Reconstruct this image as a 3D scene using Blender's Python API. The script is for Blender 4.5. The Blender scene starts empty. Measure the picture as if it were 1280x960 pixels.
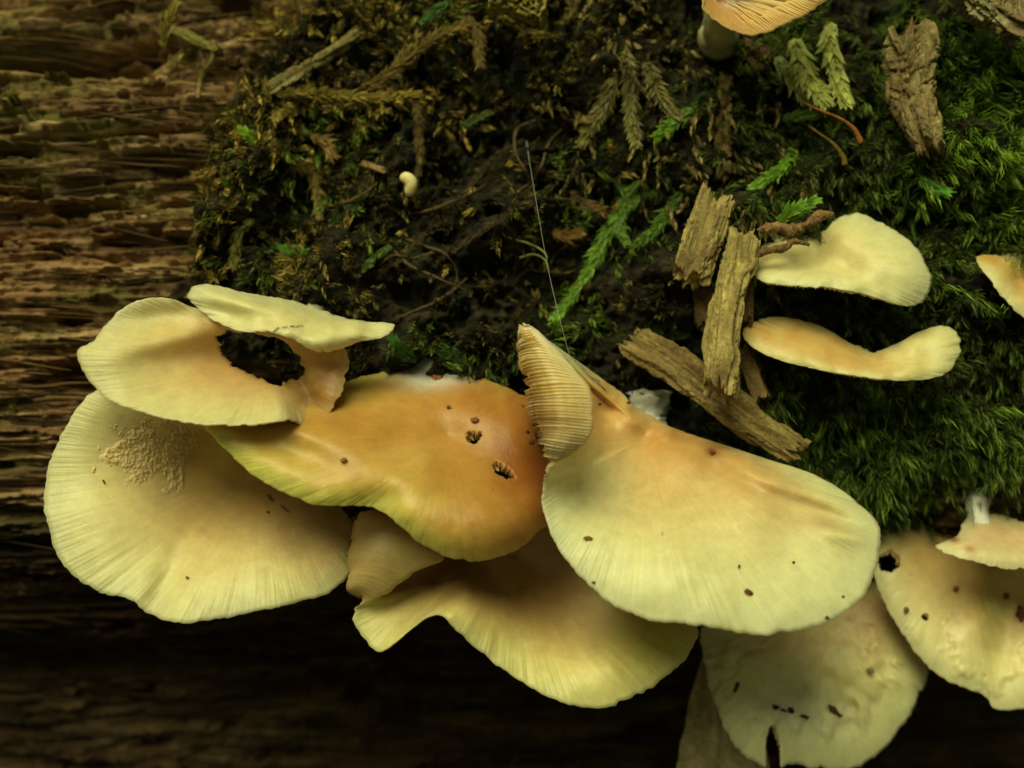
import bpy, math
import numpy as np
from mathutils import Matrix, Vector

rng = np.random.default_rng(7)
# ------------------------------------------------------------------ camera frame
# Lengths are laid out in "px": 1 px = 0.1875 mm, so the 1280 px wide view is 24 cm of log.
S = 0.24 / 1280.0
D = 1758.0                        # camera distance to the reference plane, in px
PITCH = math.radians(25.0)        # camera looks down a little at the flank of the log
O = np.array([0.0, 0.0, 0.385])
RIGHT = np.array([1.0, 0.0, 0.0])
UP = np.array([0.0, math.sin(PITCH), math.cos(PITCH)])
BACK = np.array([0.0, -math.cos(PITCH), math.sin(PITCH)])
BASIS = np.stack([RIGHT, UP, BACK])

def W(P):
    return O + S * (np.asarray(P, float) @ BASIS)

def UPJ(q):
    q = np.asarray(q, float)
    f = (D - q[..., 2]) / D
    return np.stack([(q[..., 0] - 640) * f, (480 - q[..., 1]) * f, q[..., 2]], -1)

scene = bpy.context.scene
col = scene.collection
cam_d = bpy.data.cameras.new('camera')
cam = bpy.data.objects.new('camera', cam_d)
col.objects.link(cam)
cam_d.sensor_width = 36.0
cam_d.lens = 36.0 * D / 1280.0
cam_d.clip_start = 0.005
cam_d.clip_end = 500.0
cam_d.dof.use_dof = True
cam_d.dof.focus_distance = (D - 150) * S
cam_d.dof.aperture_fstop = 7.6
cam.matrix_world = Matrix(np.vstack([np.column_stack([RIGHT, UP, BACK, W([0, 0, D])]), [0, 0, 0, 1]]).tolist())
scene.camera = cam

# ------------------------------------------------------------------ light
SUN_DIR = Vector((-0.22, -0.28, 0.93)).normalized()
world = bpy.data.worlds.new('World')
scene.world = world
world.use_nodes = True
wn, wl = world.node_tree.nodes, world.node_tree.links
wn.clear()
sky = wn.new('ShaderNodeTexSky')
sky.sky_type = 'NISHITA'
sky.sun_disc = False
sky.sun_elevation = math.asin(SUN_DIR.z)
sky.sun_rotation = math.atan2(SUN_DIR.x, SUN_DIR.y)
sky.dust_density = 4.0
sky.air_density = 1.0
tint = wn.new('ShaderNodeMix')
tint.data_type = 'RGBA'
tint.blend_type = 'MULTIPLY'
tint.inputs[0].default_value = 1.0
tint.inputs[7].default_value = (0.96, 0.90, 0.35, 1)      # daylight filtered by the leaf canopy
bg = wn.new('ShaderNodeBackground')
bg.inputs[1].default_value = 0.05
wo = wn.new('ShaderNodeOutputWorld')
wl.new(sky.outputs[0], tint.inputs[6])
wl.new(tint.outputs[2], bg.inputs[0])
wl.new(bg.outputs[0], wo.inputs[0])
sun_d = bpy.data.lights.new('sun', 'SUN')
sun_d.energy = 3.2
sun_d.angle = math.radians(42)
sun_d.color = (1.0, 0.98, 0.57)
sun = bpy.data.objects.new('sun', sun_d)
col.objects.link(sun)
sun.rotation_euler = SUN_DIR.to_track_quat('Z', 'Y').to_euler()
sun.location = (0, -1, 3)
scene.view_settings.view_transform = 'Standard'
scene.view_settings.look = 'None'
scene.view_settings.gamma = 1.0
scene.view_settings.exposure = -0.28
scene.cycles.max_bounces = 6
scene.cycles.diffuse_bounces = 3
scene.cycles.transparent_max_bounces = 6

# ------------------------------------------------------------------ noise
_T = [np.random.default_rng(100 + k).random((256, 256)) for k in range(8)]
def vn(x, y, k=0):
    x = np.asarray(x, float); y = np.asarray(y, float)
    xi = np.floor(x).astype(int); yi = np.floor(y).astype(int)
    fx = x - xi; fy = y - yi
    fx = fx * fx * (3 - 2 * fx); fy = fy * fy * (3 - 2 * fy)
    T = _T[k % 8]
    a = T[xi & 255, yi & 255]; b = T[(xi + 1) & 255, yi & 255]
    c = T[xi & 255, (yi + 1) & 255]; d = T[(xi + 1) & 255, (yi + 1) & 255]
    return (a + (b - a) * fx) * (1 - fy) + (c + (d - c) * fx) * fy
def fbm(x, y, oct=4, k=0, gain=0.5):
    s = 0.0; a = 1.0; n = 0.0
    for i in range(oct):
        s = s + a * vn(x * 2 ** i + 17.3 * i, y * 2 ** i + 5.1 * i, k + i); n += a; a *= gain
    return s / n
def ss(a, b, x):
    t = np.clip((np.asarray(x, float) - a) / (b - a), 0, 1)
    return t * t * (3 - 2 * t)
def gauss(x, y, cx, cy, sx, sy, ang=0.0):
    c, s = math.cos(math.radians(ang)), math.sin(math.radians(ang))
    dx, dy = x - cx, y - cy
    return np.exp(-(((dx * c + dy * s) / sx) ** 2 + ((-dx * s + dy * c) / sy) ** 2))

# ------------------------------------------------------------------ objects and materials
def tag(o, label=None, cat=None, group=None, kind=None):
    if label: o['label'] = label
    if cat: o['category'] = cat
    if group: o['group'] = group
    if kind: o['kind'] = kind
    return o
def empty(name, loc_w, label, cat, group=None):
    o = bpy.data.objects.new(name, None)
    col.objects.link(o)
    o.location = tuple(loc_w)
    o.empty_display_size = 0.005
    return tag(o, label, cat, group)
def mk(name, V, F, mat, parent=None, cols=None, smooth=True, base=None, attrs=None):
    """V: camera-frame px verts, F: list of index arrays (N,3)/(N,4). One mesh object."""
    Vw = W(V)
    if parent is not None:
        org = np.array(parent.matrix_basis.translation)
        pp = parent.parent
        while pp is not None:
            org = org + np.array(pp.matrix_basis.translation); pp = pp.parent
        loc = np.zeros(3)
    else:
        org = W(base) if base is not None else Vw.mean(0)
        loc = org
    Vl = (Vw - org).astype(np.float32)
    if not isinstance(F, (list, tuple)): F = [F]
    F = [np.asarray(f, np.int32) for f in F if len(f)]
    nl = sum(f.size for f in F); nf = sum(len(f) for f in F)
    me = bpy.data.meshes.new(name)
    me.vertices.add(len(Vl)); me.vertices.foreach_set('co', Vl.ravel())
    me.loops.add(nl); me.polygons.add(nf)
    me.loops.foreach_set('vertex_index', np.concatenate([f.ravel() for f in F]))
    tot = np.concatenate([np.full(len(f), f.shape[1], np.int32) for f in F])
    start = np.concatenate([[0], np.cumsum(tot)[:-1]]).astype(np.int32)
    me.polygons.foreach_set('loop_start', start)
    me.polygons.foreach_set('loop_total', tot)
    me.polygons.foreach_set('use_smooth', np.full(nf, smooth, bool))
    me.update(calc_edges=True)
    if cols is not None:
        a = me.color_attributes.new('Col', 'FLOAT_COLOR', 'POINT')
        c4 = np.ones((len(Vl), 4), np.float32); c4[:, :3] = np.clip(cols, 0, 1)
        a.data.foreach_set('color', c4.ravel())
    for k, v in (attrs or {}).items():
        a = me.attributes.new(k, 'FLOAT', 'POINT'); a.data.foreach_set('value', np.asarray(v, np.float32))
    me.materials.append(mat)
    o = bpy.data.objects.new(name, me)
    col.objects.link(o)
    o.location = tuple(loc)
    if parent is not None: o.parent = parent
    return o

def nodes(name):
    m = bpy.data.materials.new(name); m.use_nodes = True
    nt = m.node_tree; b = nt.nodes['Principled BSDF']
    return m, nt, b
def link(nt, a, b): nt.links.new(a, b)
def noise_node(nt, scale, detail=4, rough=0.6, vec=None, stretch=None):
    n = nt.nodes.new('ShaderNodeTexNoise'); n.inputs['Scale'].default_value = scale
    n.inputs['Detail'].default_value = detail; n.inputs['Roughness'].default_value = rough
    tc = nt.nodes.new('ShaderNodeTexCoord'); src = tc.outputs['Object']
    if stretch:
        mp = nt.nodes.new('ShaderNodeMapping'); mp.inputs['Scale'].default_value = stretch
        link(nt, src, mp.inputs[0]); src = mp.outputs[0]
    link(nt, src, n.inputs['Vector'])
    return n
def col_mat(name, rough=0.8, spec=0.3, var=0.5, nscale=900, bump=0.3, bscale=1500, bdist=0.0004, stretch=None, sss=0.0, sssr=(0.003, 0.0018, 0.0008), transl=0.0):
    m, nt, b = nodes(name)
    at = nt.nodes.new('ShaderNodeVertexColor'); at.layer_name = 'Col'
    n = noise_node(nt, nscale, 5, 0.65, stretch=stretch)
    mr = nt.nodes.new('ShaderNodeMapRange'); mr.inputs[1].default_value = 0.3; mr.inputs[2].default_value = 0.7
    mr.inputs[3].default_value = 1 - var; mr.inputs[4].default_value = 1 + var
    link(nt, n.outputs[0], mr.inputs[0])
    mx = nt.nodes.new('ShaderNodeMix'); mx.data_type = 'RGBA'; mx.blend_type = 'MULTIPLY'; mx.inputs[0].default_value = 1
    link(nt, at.outputs[0], mx.inputs[6]); link(nt, mr.outputs[0], mx.inputs[7])
    link(nt, mx.outputs[2], b.inputs['Base Color'])
    b.inputs['Roughness'].default_value = rough
    b.inputs['Specular IOR Level'].default_value = spec
    if sss > 0:
        b.inputs['Subsurface Weight'].default_value = sss
        b.inputs['Subsurface Radius'].default_value = sssr
        b.inputs['Subsurface Scale'].default_value = 1.0
    if bump > 0:
        n2 = noise_node(nt, bscale, 5, 0.7, stretch=stretch)
        bp = nt.nodes.new('ShaderNodeBump'); bp.inputs['Strength'].default_value = bump; bp.inputs['Distance'].default_value = bdist
        link(nt, n2.outputs[0], bp.inputs['Height']); link(nt, bp.outputs[0], b.inputs['Normal'])
    if transl > 0:
        out = nt.nodes['Material Output']
        tr = nt.nodes.new('ShaderNodeBsdfTranslucent'); ms = nt.nodes.new('ShaderNodeMixShader')
        ms.inputs[0].default_value = transl
        link(nt, mx.outputs[2], tr.inputs[0])
        link(nt, b.outputs[0], ms.inputs[1]); link(nt, tr.outputs[0], ms.inputs[2]); link(nt, ms.outputs[0], out.inputs[0])
    return m
M_WOOD = col_mat('rotten_wood', 0.85, 0.2, 0.6, 420, 0.8, 1100, 0.0010, stretch=(0.06, 1.0, 1.0))
M_CAP = col_mat('mushroom_flesh', 0.34, 0.42, 0.10, 330, 0.35, 1500, 0.0003, sss=0.55, sssr=(0.0035, 0.0024, 0.0009))
def streak_bump(m):
    nt = m.node_tree; b = nt.nodes['Principled BSDF']
    au = nt.nodes.new('ShaderNodeAttribute'); au.attribute_name = 'su'
    av = nt.nodes.new('ShaderNodeAttribute'); av.attribute_name = 'sv'
    cb = nt.nodes.new('ShaderNodeCombineXYZ'); mv = nt.nodes.new('ShaderNodeMath'); mv.operation = 'MULTIPLY'; mv.inputs[1].default_value = 2.2
    link(nt, au.outputs['Fac'], cb.inputs[0]); link(nt, av.outputs['Fac'], mv.inputs[0]); link(nt, mv.outputs[0], cb.inputs[1])
    nz = nt.nodes.new('ShaderNodeTexNoise'); nz.inputs['Scale'].default_value = 0.9; nz.inputs['Detail'].default_value = 2.0
    link(nt, cb.outputs[0], nz.inputs['Vector'])
    mr = nt.nodes.new('ShaderNodeMapRange'); mr.interpolation_type = 'SMOOTHSTEP'
    mr.inputs[1].default_value = 0.7; mr.inputs[2].default_value = 1.0; mr.inputs[3].default_value = 0.0; mr.inputs[4].default_value = 1.0
    link(nt, av.outputs['Fac'], mr.inputs[0])
    mm = nt.nodes.new('ShaderNodeMath'); mm.operation = 'MULTIPLY'
    link(nt, nz.outputs[0], mm.inputs[0]); link(nt, mr.outputs[0], mm.inputs[1])
    bp = nt.nodes.new('ShaderNodeBump'); bp.inputs['Strength'].default_value = 0.8; bp.inputs['Distance'].default_value = 0.00042
    link(nt, mm.outputs[0], bp.inputs['Height'])
    old = b.inputs['Normal'].links[0].from_node
    link(nt, old.outputs[0], bp.inputs['Normal']); link(nt, bp.outputs[0], b.inputs['Normal'])
streak_bump(M_CAP)
def fibril_colour(m):
    nt = m.node_tree; b = nt.nodes['Principled BSDF']
    src = b.inputs['Base Color'].links[0].from_socket
    au = nt.nodes.new('ShaderNodeAttribute'); au.attribute_name = 'su'
    av = nt.nodes.new('ShaderNodeAttribute'); av.attribute_name = 'sv'
    cb = nt.nodes.new('ShaderNodeCombineXYZ'); link(nt, au.outputs['Fac'], cb.inputs[0])
    mv = nt.nodes.new('ShaderNodeMath'); mv.operation = 'MULTIPLY'; mv.inputs[1].default_value = 3.0
    link(nt, av.outputs['Fac'], mv.inputs[0]); link(nt, mv.outputs[0], cb.inputs[1])
    nz = nt.nodes.new('ShaderNodeTexNoise'); nz.inputs['Scale'].default_value = 0.55; nz.inputs['Detail'].default_value = 5.0; nz.inputs['Roughness'].default_value = 0.7
    link(nt, cb.outputs[0], nz.inputs['Vector'])
    mr = nt.nodes.new('ShaderNodeMapRange'); mr.inputs[1].default_value = 0.3; mr.inputs[2].default_value = 0.7; mr.inputs[3].default_value = 0.93; mr.inputs[4].default_value = 1.05
    link(nt, nz.outputs[0], mr.inputs[0])
    mx = nt.nodes.new('ShaderNodeMix'); mx.data_type = 'RGBA'; mx.blend_type = 'MULTIPLY'; mx.inputs[0].default_value = 1
    link(nt, src, mx.inputs[6]); link(nt, mr.outputs[0], mx.inputs[7]); link(nt, mx.outputs[2], b.inputs['Base Color'])
fibril_colour(M_CAP)
M_GILL = col_mat('mushroom_gills', 0.6, 0.2, 0.06, 700, 0.0, sss=0.5, sssr=(0.0022, 0.0013, 0.0005))
M_CHIP = col_mat('crumbling_wood_chip', 0.9, 0.15, 0.35, 900, 0.7, 1500, 0.0006)
M_LEAF = col_mat('moss_leaf', 0.5, 0.35, 0.25, 400, 0.0, transl=0.35)
M_DRY = col_mat('dry_moss', 0.75, 0.2, 0.3, 500, 0.0, transl=0.2)
M_TWIG = col_mat('bark_twig', 0.85, 0.2, 0.4, 900, 0.6, 1600, 0.0005)
M_DEADLEAF = col_mat('dead_leaf', 0.7, 0.25, 0.35, 600, 0.3, 1500, 0.0003)
M_GRAN = col_mat('mushroom_granules', 0.8, 0.1, 0.1, 600, 0.0, transl=0.3)
M_WHITE = col_mat('mushroom_stipe', 0.7, 0.2, 0.1, 600, 0.3, 1500, 0.0003, sss=0.4, sssr=(0.002, 0.0015, 0.001))
M_SILK, _nt, _b = nodes('spider_silk')
_b.inputs['Base Color'].default_value = (0.7, 0.7, 0.65, 1); _b.inputs['Roughness'].default_value = 0.3
_b.inputs['Alpha'].default_value = 0.45
M_GROUND, _nt, _b = nodes('forest_floor')
_n = noise_node(_nt, 9, 8, 0.7); _cr = _nt.nodes.new('ShaderNodeValToRGB')
_cr.color_ramp.elements[0].position = 0.35; _cr.color_ramp.elements[0].color = (0.016, 0.011, 0.006, 1)
_cr.color_ramp.elements[1].position = 0.7; _cr.color_ramp.elements[1].color = (0.075, 0.048, 0.024, 1)
link(_nt, _n.outputs[0], _cr.inputs[0]); link(_nt, _cr.outputs[0], _b.inputs['Base Color'])
_b.inputs['Roughness'].default_value = 0.95
_n2 = noise_node(_nt, 60, 6, 0.7); _bp = _nt.nodes.new('ShaderNodeBump'); _bp.inputs['Distance'].default_value = 0.02
link(_nt, _n2.outputs[0], _bp.inputs['Height']); link(_nt, _bp.outputs[0], _b.inputs['Normal'])

# ------------------------------------------------------------------ forest floor
gx = np.concatenate([-np.geomspace(200, 0.3, 60), np.linspace(-0.25, 0.25, 8), np.geomspace(0.3, 200, 60)])
GX, GY = np.meshgrid(gx, gx, indexing='ij')
GZ = (fbm(GX * 1.3 + 50, GY * 1.3 + 50, 4, 2) - 0.5) * 0.06
n = len(gx)
gv = np.stack([GX, GY, GZ - 0.02], -1).reshape(-1, 3)
idx = np.arange(n * n).reshape(n, n)
gf = np.stack([idx[:-1, :-1], idx[1:, :-1], idx[1:, 1:], idx[:-1, 1:]], -1).reshape(-1, 4)
gme = bpy.data.meshes.new('ground'); gme.from_pydata(gv.tolist(), [], gf.tolist()); gme.materials.append(M_GROUND)
for p in gme.polygons: p.use_smooth = True
ground = bpy.data.objects.new('ground', gme); col.objects.link(ground)
tag(ground, 'dark brown forest floor under the fallen log', 'ground', kind='structure')

# ------------------------------------------------------------------ the log
R = 1500.0
def moss_mask(x, y):
    wob = (fbm(x / 45, y / 45, 3, 3) - 0.5) * 60
    edge = np.where(y < 130, 268 + (130 - y) * 0.75, 262 - (y - 130) * 0.10) + wob
    m = ss(-14, 14, x - edge)
    low = 640 + (fbm(x / 80 + 9, y / 300, 3, 1) - 0.5) * 120 - ss(900, 300, x) * 170
    return m * ss(30, -30, y - low)
def terrace(t, n, sharp=0.75):
    a = t * n; i = np.floor(a); f = a - i
    return (i + ss(sharp, 1.0, f)) / n
def height(x, y, want_color=False):
    """x, y: image-like px on the log flank (y down). Radial relief in px."""
    m = moss_mask(x, y)
    yw = y + (fbm(x / 620, y / 160, 2, 2) - 0.5) * 34 + (fbm(x / 50, y / 40, 2, 6) - 0.5) * 3 + 0.045 * x
    base = (fbm(x / 420 + 3, yw / 90, 3, 0) - 0.5) * 60
    slabs = terrace(fbm(x / 380 + 11, yw / 60, 3, 4), 5, 0.86) * 46 - 23
    strips = (terrace(fbm(x / 640 + 2, yw / 15, 2, 5), 5, 0.8) - 0.5) * 8
    f1_ = 1 - np.abs(2 * fbm(x / 560 + 5, yw / 5.2, 2, 6) - 1); f2_ = 1 - np.abs(2 * fbm(x / 300 + 25, yw / 2.6, 2, 1) - 1)
    fib = -11 * f1_ ** 5 - 9 * f2_ ** 4 + (fbm(x / 520 + 8, yw / 4.5, 2, 2) - 0.5) * 12
    brk = ss(0.52, 0.60, fbm(x / 80 + 60, yw / 30, 3, 3))
    pits = -44 * ss(0.60, 0.70, fbm(x / 95 + 40, yw / 22, 3, 7))
    crumb = ((fbm(x / 22, yw / 9, 3, 3) - 0.5) * 20 + (fbm(x / 6, yw / 4, 2, 4) - 0.5) * 7) * brk
    def bricks(rh, l0, l1, k):
        row = np.floor(yw / rh + (vn(x / 90, yw / 30, k) - 0.5) * 0.9).astype(int)
        h1 = _T[k % 8][row & 255, 3]; h2 = _T[(k + 1) % 8][row & 255, 9]
        seg = np.floor(x / (l0 + l1 * h1) + 40 * h2 + (vn(x / 14, yw / 5, k + 2) - 0.5) * 0.25).astype(int)
        return _T[(k + 3) % 8][row & 255, seg & 255] - 0.5
    blk = bricks(5.5, 50, 190, 1) * 8 + bricks(15, 70, 200, 2) * 15 + bricks(38, 90, 240, 5) * 34
    blk = blk + (fbm(x / 7, y / 5, 3, 1) - 0.5) * 5
    blk = blk * (1 - 0.5 * ss(620, 760, y))
    wood = 0.6 * base + 0.55 * slabs + blk + 0.5 * strips + fib * (1 - 0.6 * brk) + pits + crumb
    for cx, cy, sx, sy, a, dz in ((45, 38, 75, 20, 3, -120), (190, 110, 26, 9, 5, -50), (205, 203, 26, 8, 8, -45), (100, 228, 26, 9, 0, -35),
                                  (20, 265, 60, 10, 0, -40), (130, 40, 60, 22, 0, -45), (30, 645, 80, 7, 0, -30), (150, 300, 70, 8, 5, -20)):
        wood = wood + dz * gauss(x, y, cx, cy, sx, sy, a)
    wood = wood + 22 * ss(58, 78, y - 0.16 * x) * ss(260, 140, y) * ss(320, 240, x)
    lump = (fbm(x / 85 + 7, y / 70, 4, 4) - 0.5) * 130
    mid = (fbm(x / 26, y / 26, 3, 6) - 0.5) * 46 - 30 * ss(0.56, 0.7, fbm(x / 40 + 20, y / 34, 3, 5))
    fine = (fbm(x / 7, y / 7, 3, 2) - 0.5) * 18
    mat = 34 + lump + mid + fine
    for cx, cy, sx, sy, a, dz in ((720, 330, 120, 60, -20, -45), (600, 220, 100, 50, 10, -30), (640, 120, 120, 60, 0, -25), (1060, 440, 130, 60, 0, -40),
                                  (420, 300, 60, 40, 0, 16), (300, 230, 40, 100, 0, 12), (1215, 170, 70, 100, 0, 34), (1010, 150, 60, 60, 0, -35), (1080, 640, 100, 40, 0, -40), (900, 500, 80, 60, 0, -30)):
        mat = mat + dz * gauss(x, y, cx, cy, sx, sy, a)
    h = wood * (1 - m) + mat * m
    u = np.clip((y - 600) / 360, 0, 1.0)
    back = ss(1700, 980, y)
    h = h - 250 * u ** 1.6 * back
    if not want_color: return h
    c1 = np.array([0.16, 0.098, 0.046]); c2 = np.array([0.48, 0.32, 0.15]); c3 = np.array([0.30, 0.165, 0.075]); gr = np.array([0.16, 0.155, 0.04])
    t = fbm(x / 170, yw / 9, 4, 3)[..., None]; r_ = fbm(x / 130 + 30, y / 60, 3, 5)[..., None]
    wc = c1 + (c2 - c1) * ss(0.33, 0.70, t)
    wc = wc * (0.62 + 0.76 * fbm(x / 260 + 4, yw / 2.4, 2, 7)[..., None]) * (0.7 + 0.6 * fbm(x / 6, y / 5, 3, 2)[..., None])
    wc = wc + (c3 - wc) * 0.65 * ss(0.45, 0.62, r_)
    alg = ss(0.56, 0.70, fbm(x / 110 + 70, y / 34, 4, 1)) * 0.6
    alg = np.maximum(alg, 0.9 * gauss(x, y, 60, 130, 130, 70) * ss(0.4, 0.6, fbm(x / 50, y / 18, 3, 2)))
    alg = np.maximum(alg, gauss(x, y, 30, 682, 60, 14) * 0.95)
    wc = wc + (gr - wc) * alg[..., None]
    low_shade = ss(560, 720, y + (fbm(x / 140, y / 60, 3, 4) - 0.5) * 120)[..., None]        # shade under the log's curve, painted into the wood colour
    wc = wc * (1 - 0.78 * low_shade)
    soil = np.array([0.012, 0.010, 0.006]) + np.array([0.028, 0.022, 0.010]) * ss(0.45, 0.7, fbm(x / 14, y / 14, 3, 0))[..., None]
    grn = np.array([0.02, 0.035, 0.008])
    soil = soil + (grn - soil) * (0.8 * ss(0.5, 0.65, fbm(x / 60 + 5, y / 60, 3, 6)) * ss(500, 900, x + 0 * y) + 0.35 * ss(0.5, 0.62, fbm(x / 25, y / 25, 3, 7)))[..., None]
    mm = m[..., None]
    return h, wc * (1 - mm) + soil * mm, m

xs = np.concatenate([-640 - np.geomspace(4500, 120, 34), np.arange(-740, 741, 2.1), 640 + np.geomspace(120, 4500, 34)])
sa = np.arange(-820, 571, 2.1)
full = 2 * math.pi * R
sb = np.linspace(571, full - 820, 130)[1:-1]
sl = np.concatenate([sa, sb])
XX, SS_ = np.meshgrid(xs, sl, indexing='xy')
yy = 480 - SS_
yy = np.where(SS_ > full / 2, 480 - (SS_ - full), yy)
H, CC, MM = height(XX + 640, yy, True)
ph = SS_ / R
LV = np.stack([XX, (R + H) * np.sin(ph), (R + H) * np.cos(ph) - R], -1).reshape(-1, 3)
ny, nx = XX.shape
I = np.arange(ny * nx).reshape(ny, nx); I2 = np.vstack([I, I[:1]])
LF = np.stack([I2[:-1, :-1], I2[:-1, 1:], I2[1:, 1:], I2[1:, :-1]], -1).reshape(-1, 4)
ends = []
LV = np.vstack([LV, [[xs[0], 0, -R]], [[xs[-1], 0, -R]]])
e0 = np.stack([I2[:-1, 0], I2[1:, 0], np.full(ny, ny * nx)], -1); e1 = np.stack([I2[1:, -1], I2[:-1, -1], np.full(ny, ny * nx + 1)], -1)
lc = np.vstack([CC.reshape(-1, 3), [[0.12, 0.07, 0.03]] * 2])
log = empty('fallen_log', W([0, 0, -R]), 'rotten brown fallen log carrying the mushrooms, moss and wood chips', 'log')
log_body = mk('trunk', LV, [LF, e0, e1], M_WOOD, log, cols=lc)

def surf(px, py, it=14):
    px = np.asarray(px, float); py = np.asarray(py, float)
    z = np.zeros_like(px)
    for _ in range(it):
        f = (D - z) / D
        X = (px - 640) * f; Y = (480 - py) * f
        p = np.arctan2(Y, z + R)
        hh = height(X + 640, 480 - R * p)
        z = 0.5 * z + 0.5 * ((R + hh) * np.cos(p) - R)
    return z
def surf1(px, py): return float(surf(np.array([px]), np.array([py]))[0])

# fibres and splinters lifting off the bare wood
def splinters():
    V, F, C = [], [], []; k = 0
    r = np.random.default_rng(3)
    N = 420
    px = r.uniform(-120, 330, N * 3); py = r.uniform(-40, 900, N * 3)
    ok = moss_mask(px, py) < 0.4
    px, py = px[ok][:N], py[ok][:N]
    z = surf(px, py)
    for i in range(len(px)):
        L = r.uniform(30, 150); w = r.uniform(0.7, 2.2); n = 7
        t = np.linspace(0, 1, n)
        slope = r.normal(0.0, 0.10)
        x = px[i] + t * L; y = py[i] + slope * t * L + r.normal(0, 1.2, n).cumsum() * 0.5 + 0.04 * t * L
        zz = z[i] + 1.5 + r.uniform(0, 9) * (t if r.random() < 0.5 else 1 - t) ** 1.5 + r.uniform(0, 3)
        ww = w * (1 - np.abs(2 * t - 1) ** 3 * 0.8)
        q = np.stack([np.concatenate([x, x, x]), np.concatenate([y - ww, y, y + ww]), np.concatenate([zz - 2, zz + ww * 0.7, zz - 2])], -1)
        V.append(UPJ(q))
        a = np.arange(n - 1)
        for o in (0, n): F.append(np.stack([a + o, a + 1 + o, a + n + 1 + o, a + n + o], -1) + k)
        F.append(np.stack([a + 2 * n, a + 1 + 2 * n, a + 1, a], -1) + k)
        c = np.array([0.13, 0.08, 0.034]) * r.uniform(0.45, 1.5) * np.array([1, r.uniform(0.9, 1.1), r.uniform(0.8, 1.05)])
        C.append(np.tile(c * (1 - 0.6 * float(ss(560, 720, py[i]))), (3 * n, 1))); k += 3 * n  # low splinters darkened too, following the painted shade on the trunk
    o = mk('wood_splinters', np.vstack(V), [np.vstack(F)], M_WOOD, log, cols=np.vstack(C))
    tag(o, kind='stuff')
splinters()

# ------------------------------------------------------------------ mushrooms
def crom(P, n):
    """uniform Catmull-Rom through open polyline P (k,3) -> n points even in arc length"""
    P = np.asarray(P, float)
    Q = np.vstack([2 * P[0] - P[1], P, 2 * P[-1] - P[-2]])
    t = np.linspace(0, 1, 16, endpoint=False)[:, None]
    out = []
    for i in range(len(P) - 1):
        a, b, c, d = Q[i:i + 4]
        out.append(0.5 * (2 * b + (c - a) * t + (2 * a - 5 * b + 4 * c - d) * t ** 2 + (3 * b - a - 3 * c + d) * t ** 3))
    out = np.vstack(out + [P[-1:]])
    L = np.concatenate([[0], np.cumsum(np.linalg.norm(np.diff(out, axis=0), axis=1))])
    s = np.linspace(0, L[-1], n)
    return np.stack([np.interp(s, L, out[:, k]) for k in range(out.shape[1])], -1)
def crom_closed(A, n):
    """A (k, NV, 3) periodic; resample to n columns even in rim arc length"""
    k = len(A); t = np.linspace(0, 1, 24, endpoint=False)[:, None, None]
    out = []
    for i in range(k):
        a, b, c, d = A[(i - 1) % k], A[i], A[(i + 1) % k], A[(i + 2) % k]
        out.append(0.5 * (2 * b + (c - a) * t + (2 * a - 5 * b + 4 * c - d) * t ** 2 + (3 * b - a - 3 * c + d) * t ** 3))
    out = np.concatenate(out + [A[:1]], 0)
    rim = out[:, -1, :3]
    L = np.concatenate([[0], np.cumsum(np.linalg.norm(np.diff(rim, axis=0), axis=1))])
    s = np.linspace(0, L[-1], n, endpoint=False)
    j = np.clip(np.searchsorted(L, s, side='right') - 1, 0, len(L) - 2)
    f = ((s - L[j]) / np.maximum(L[j + 1] - L[j], 1e-9))[:, None, None]
    return out[j] * (1 - f) + out[j + 1] * f

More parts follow.
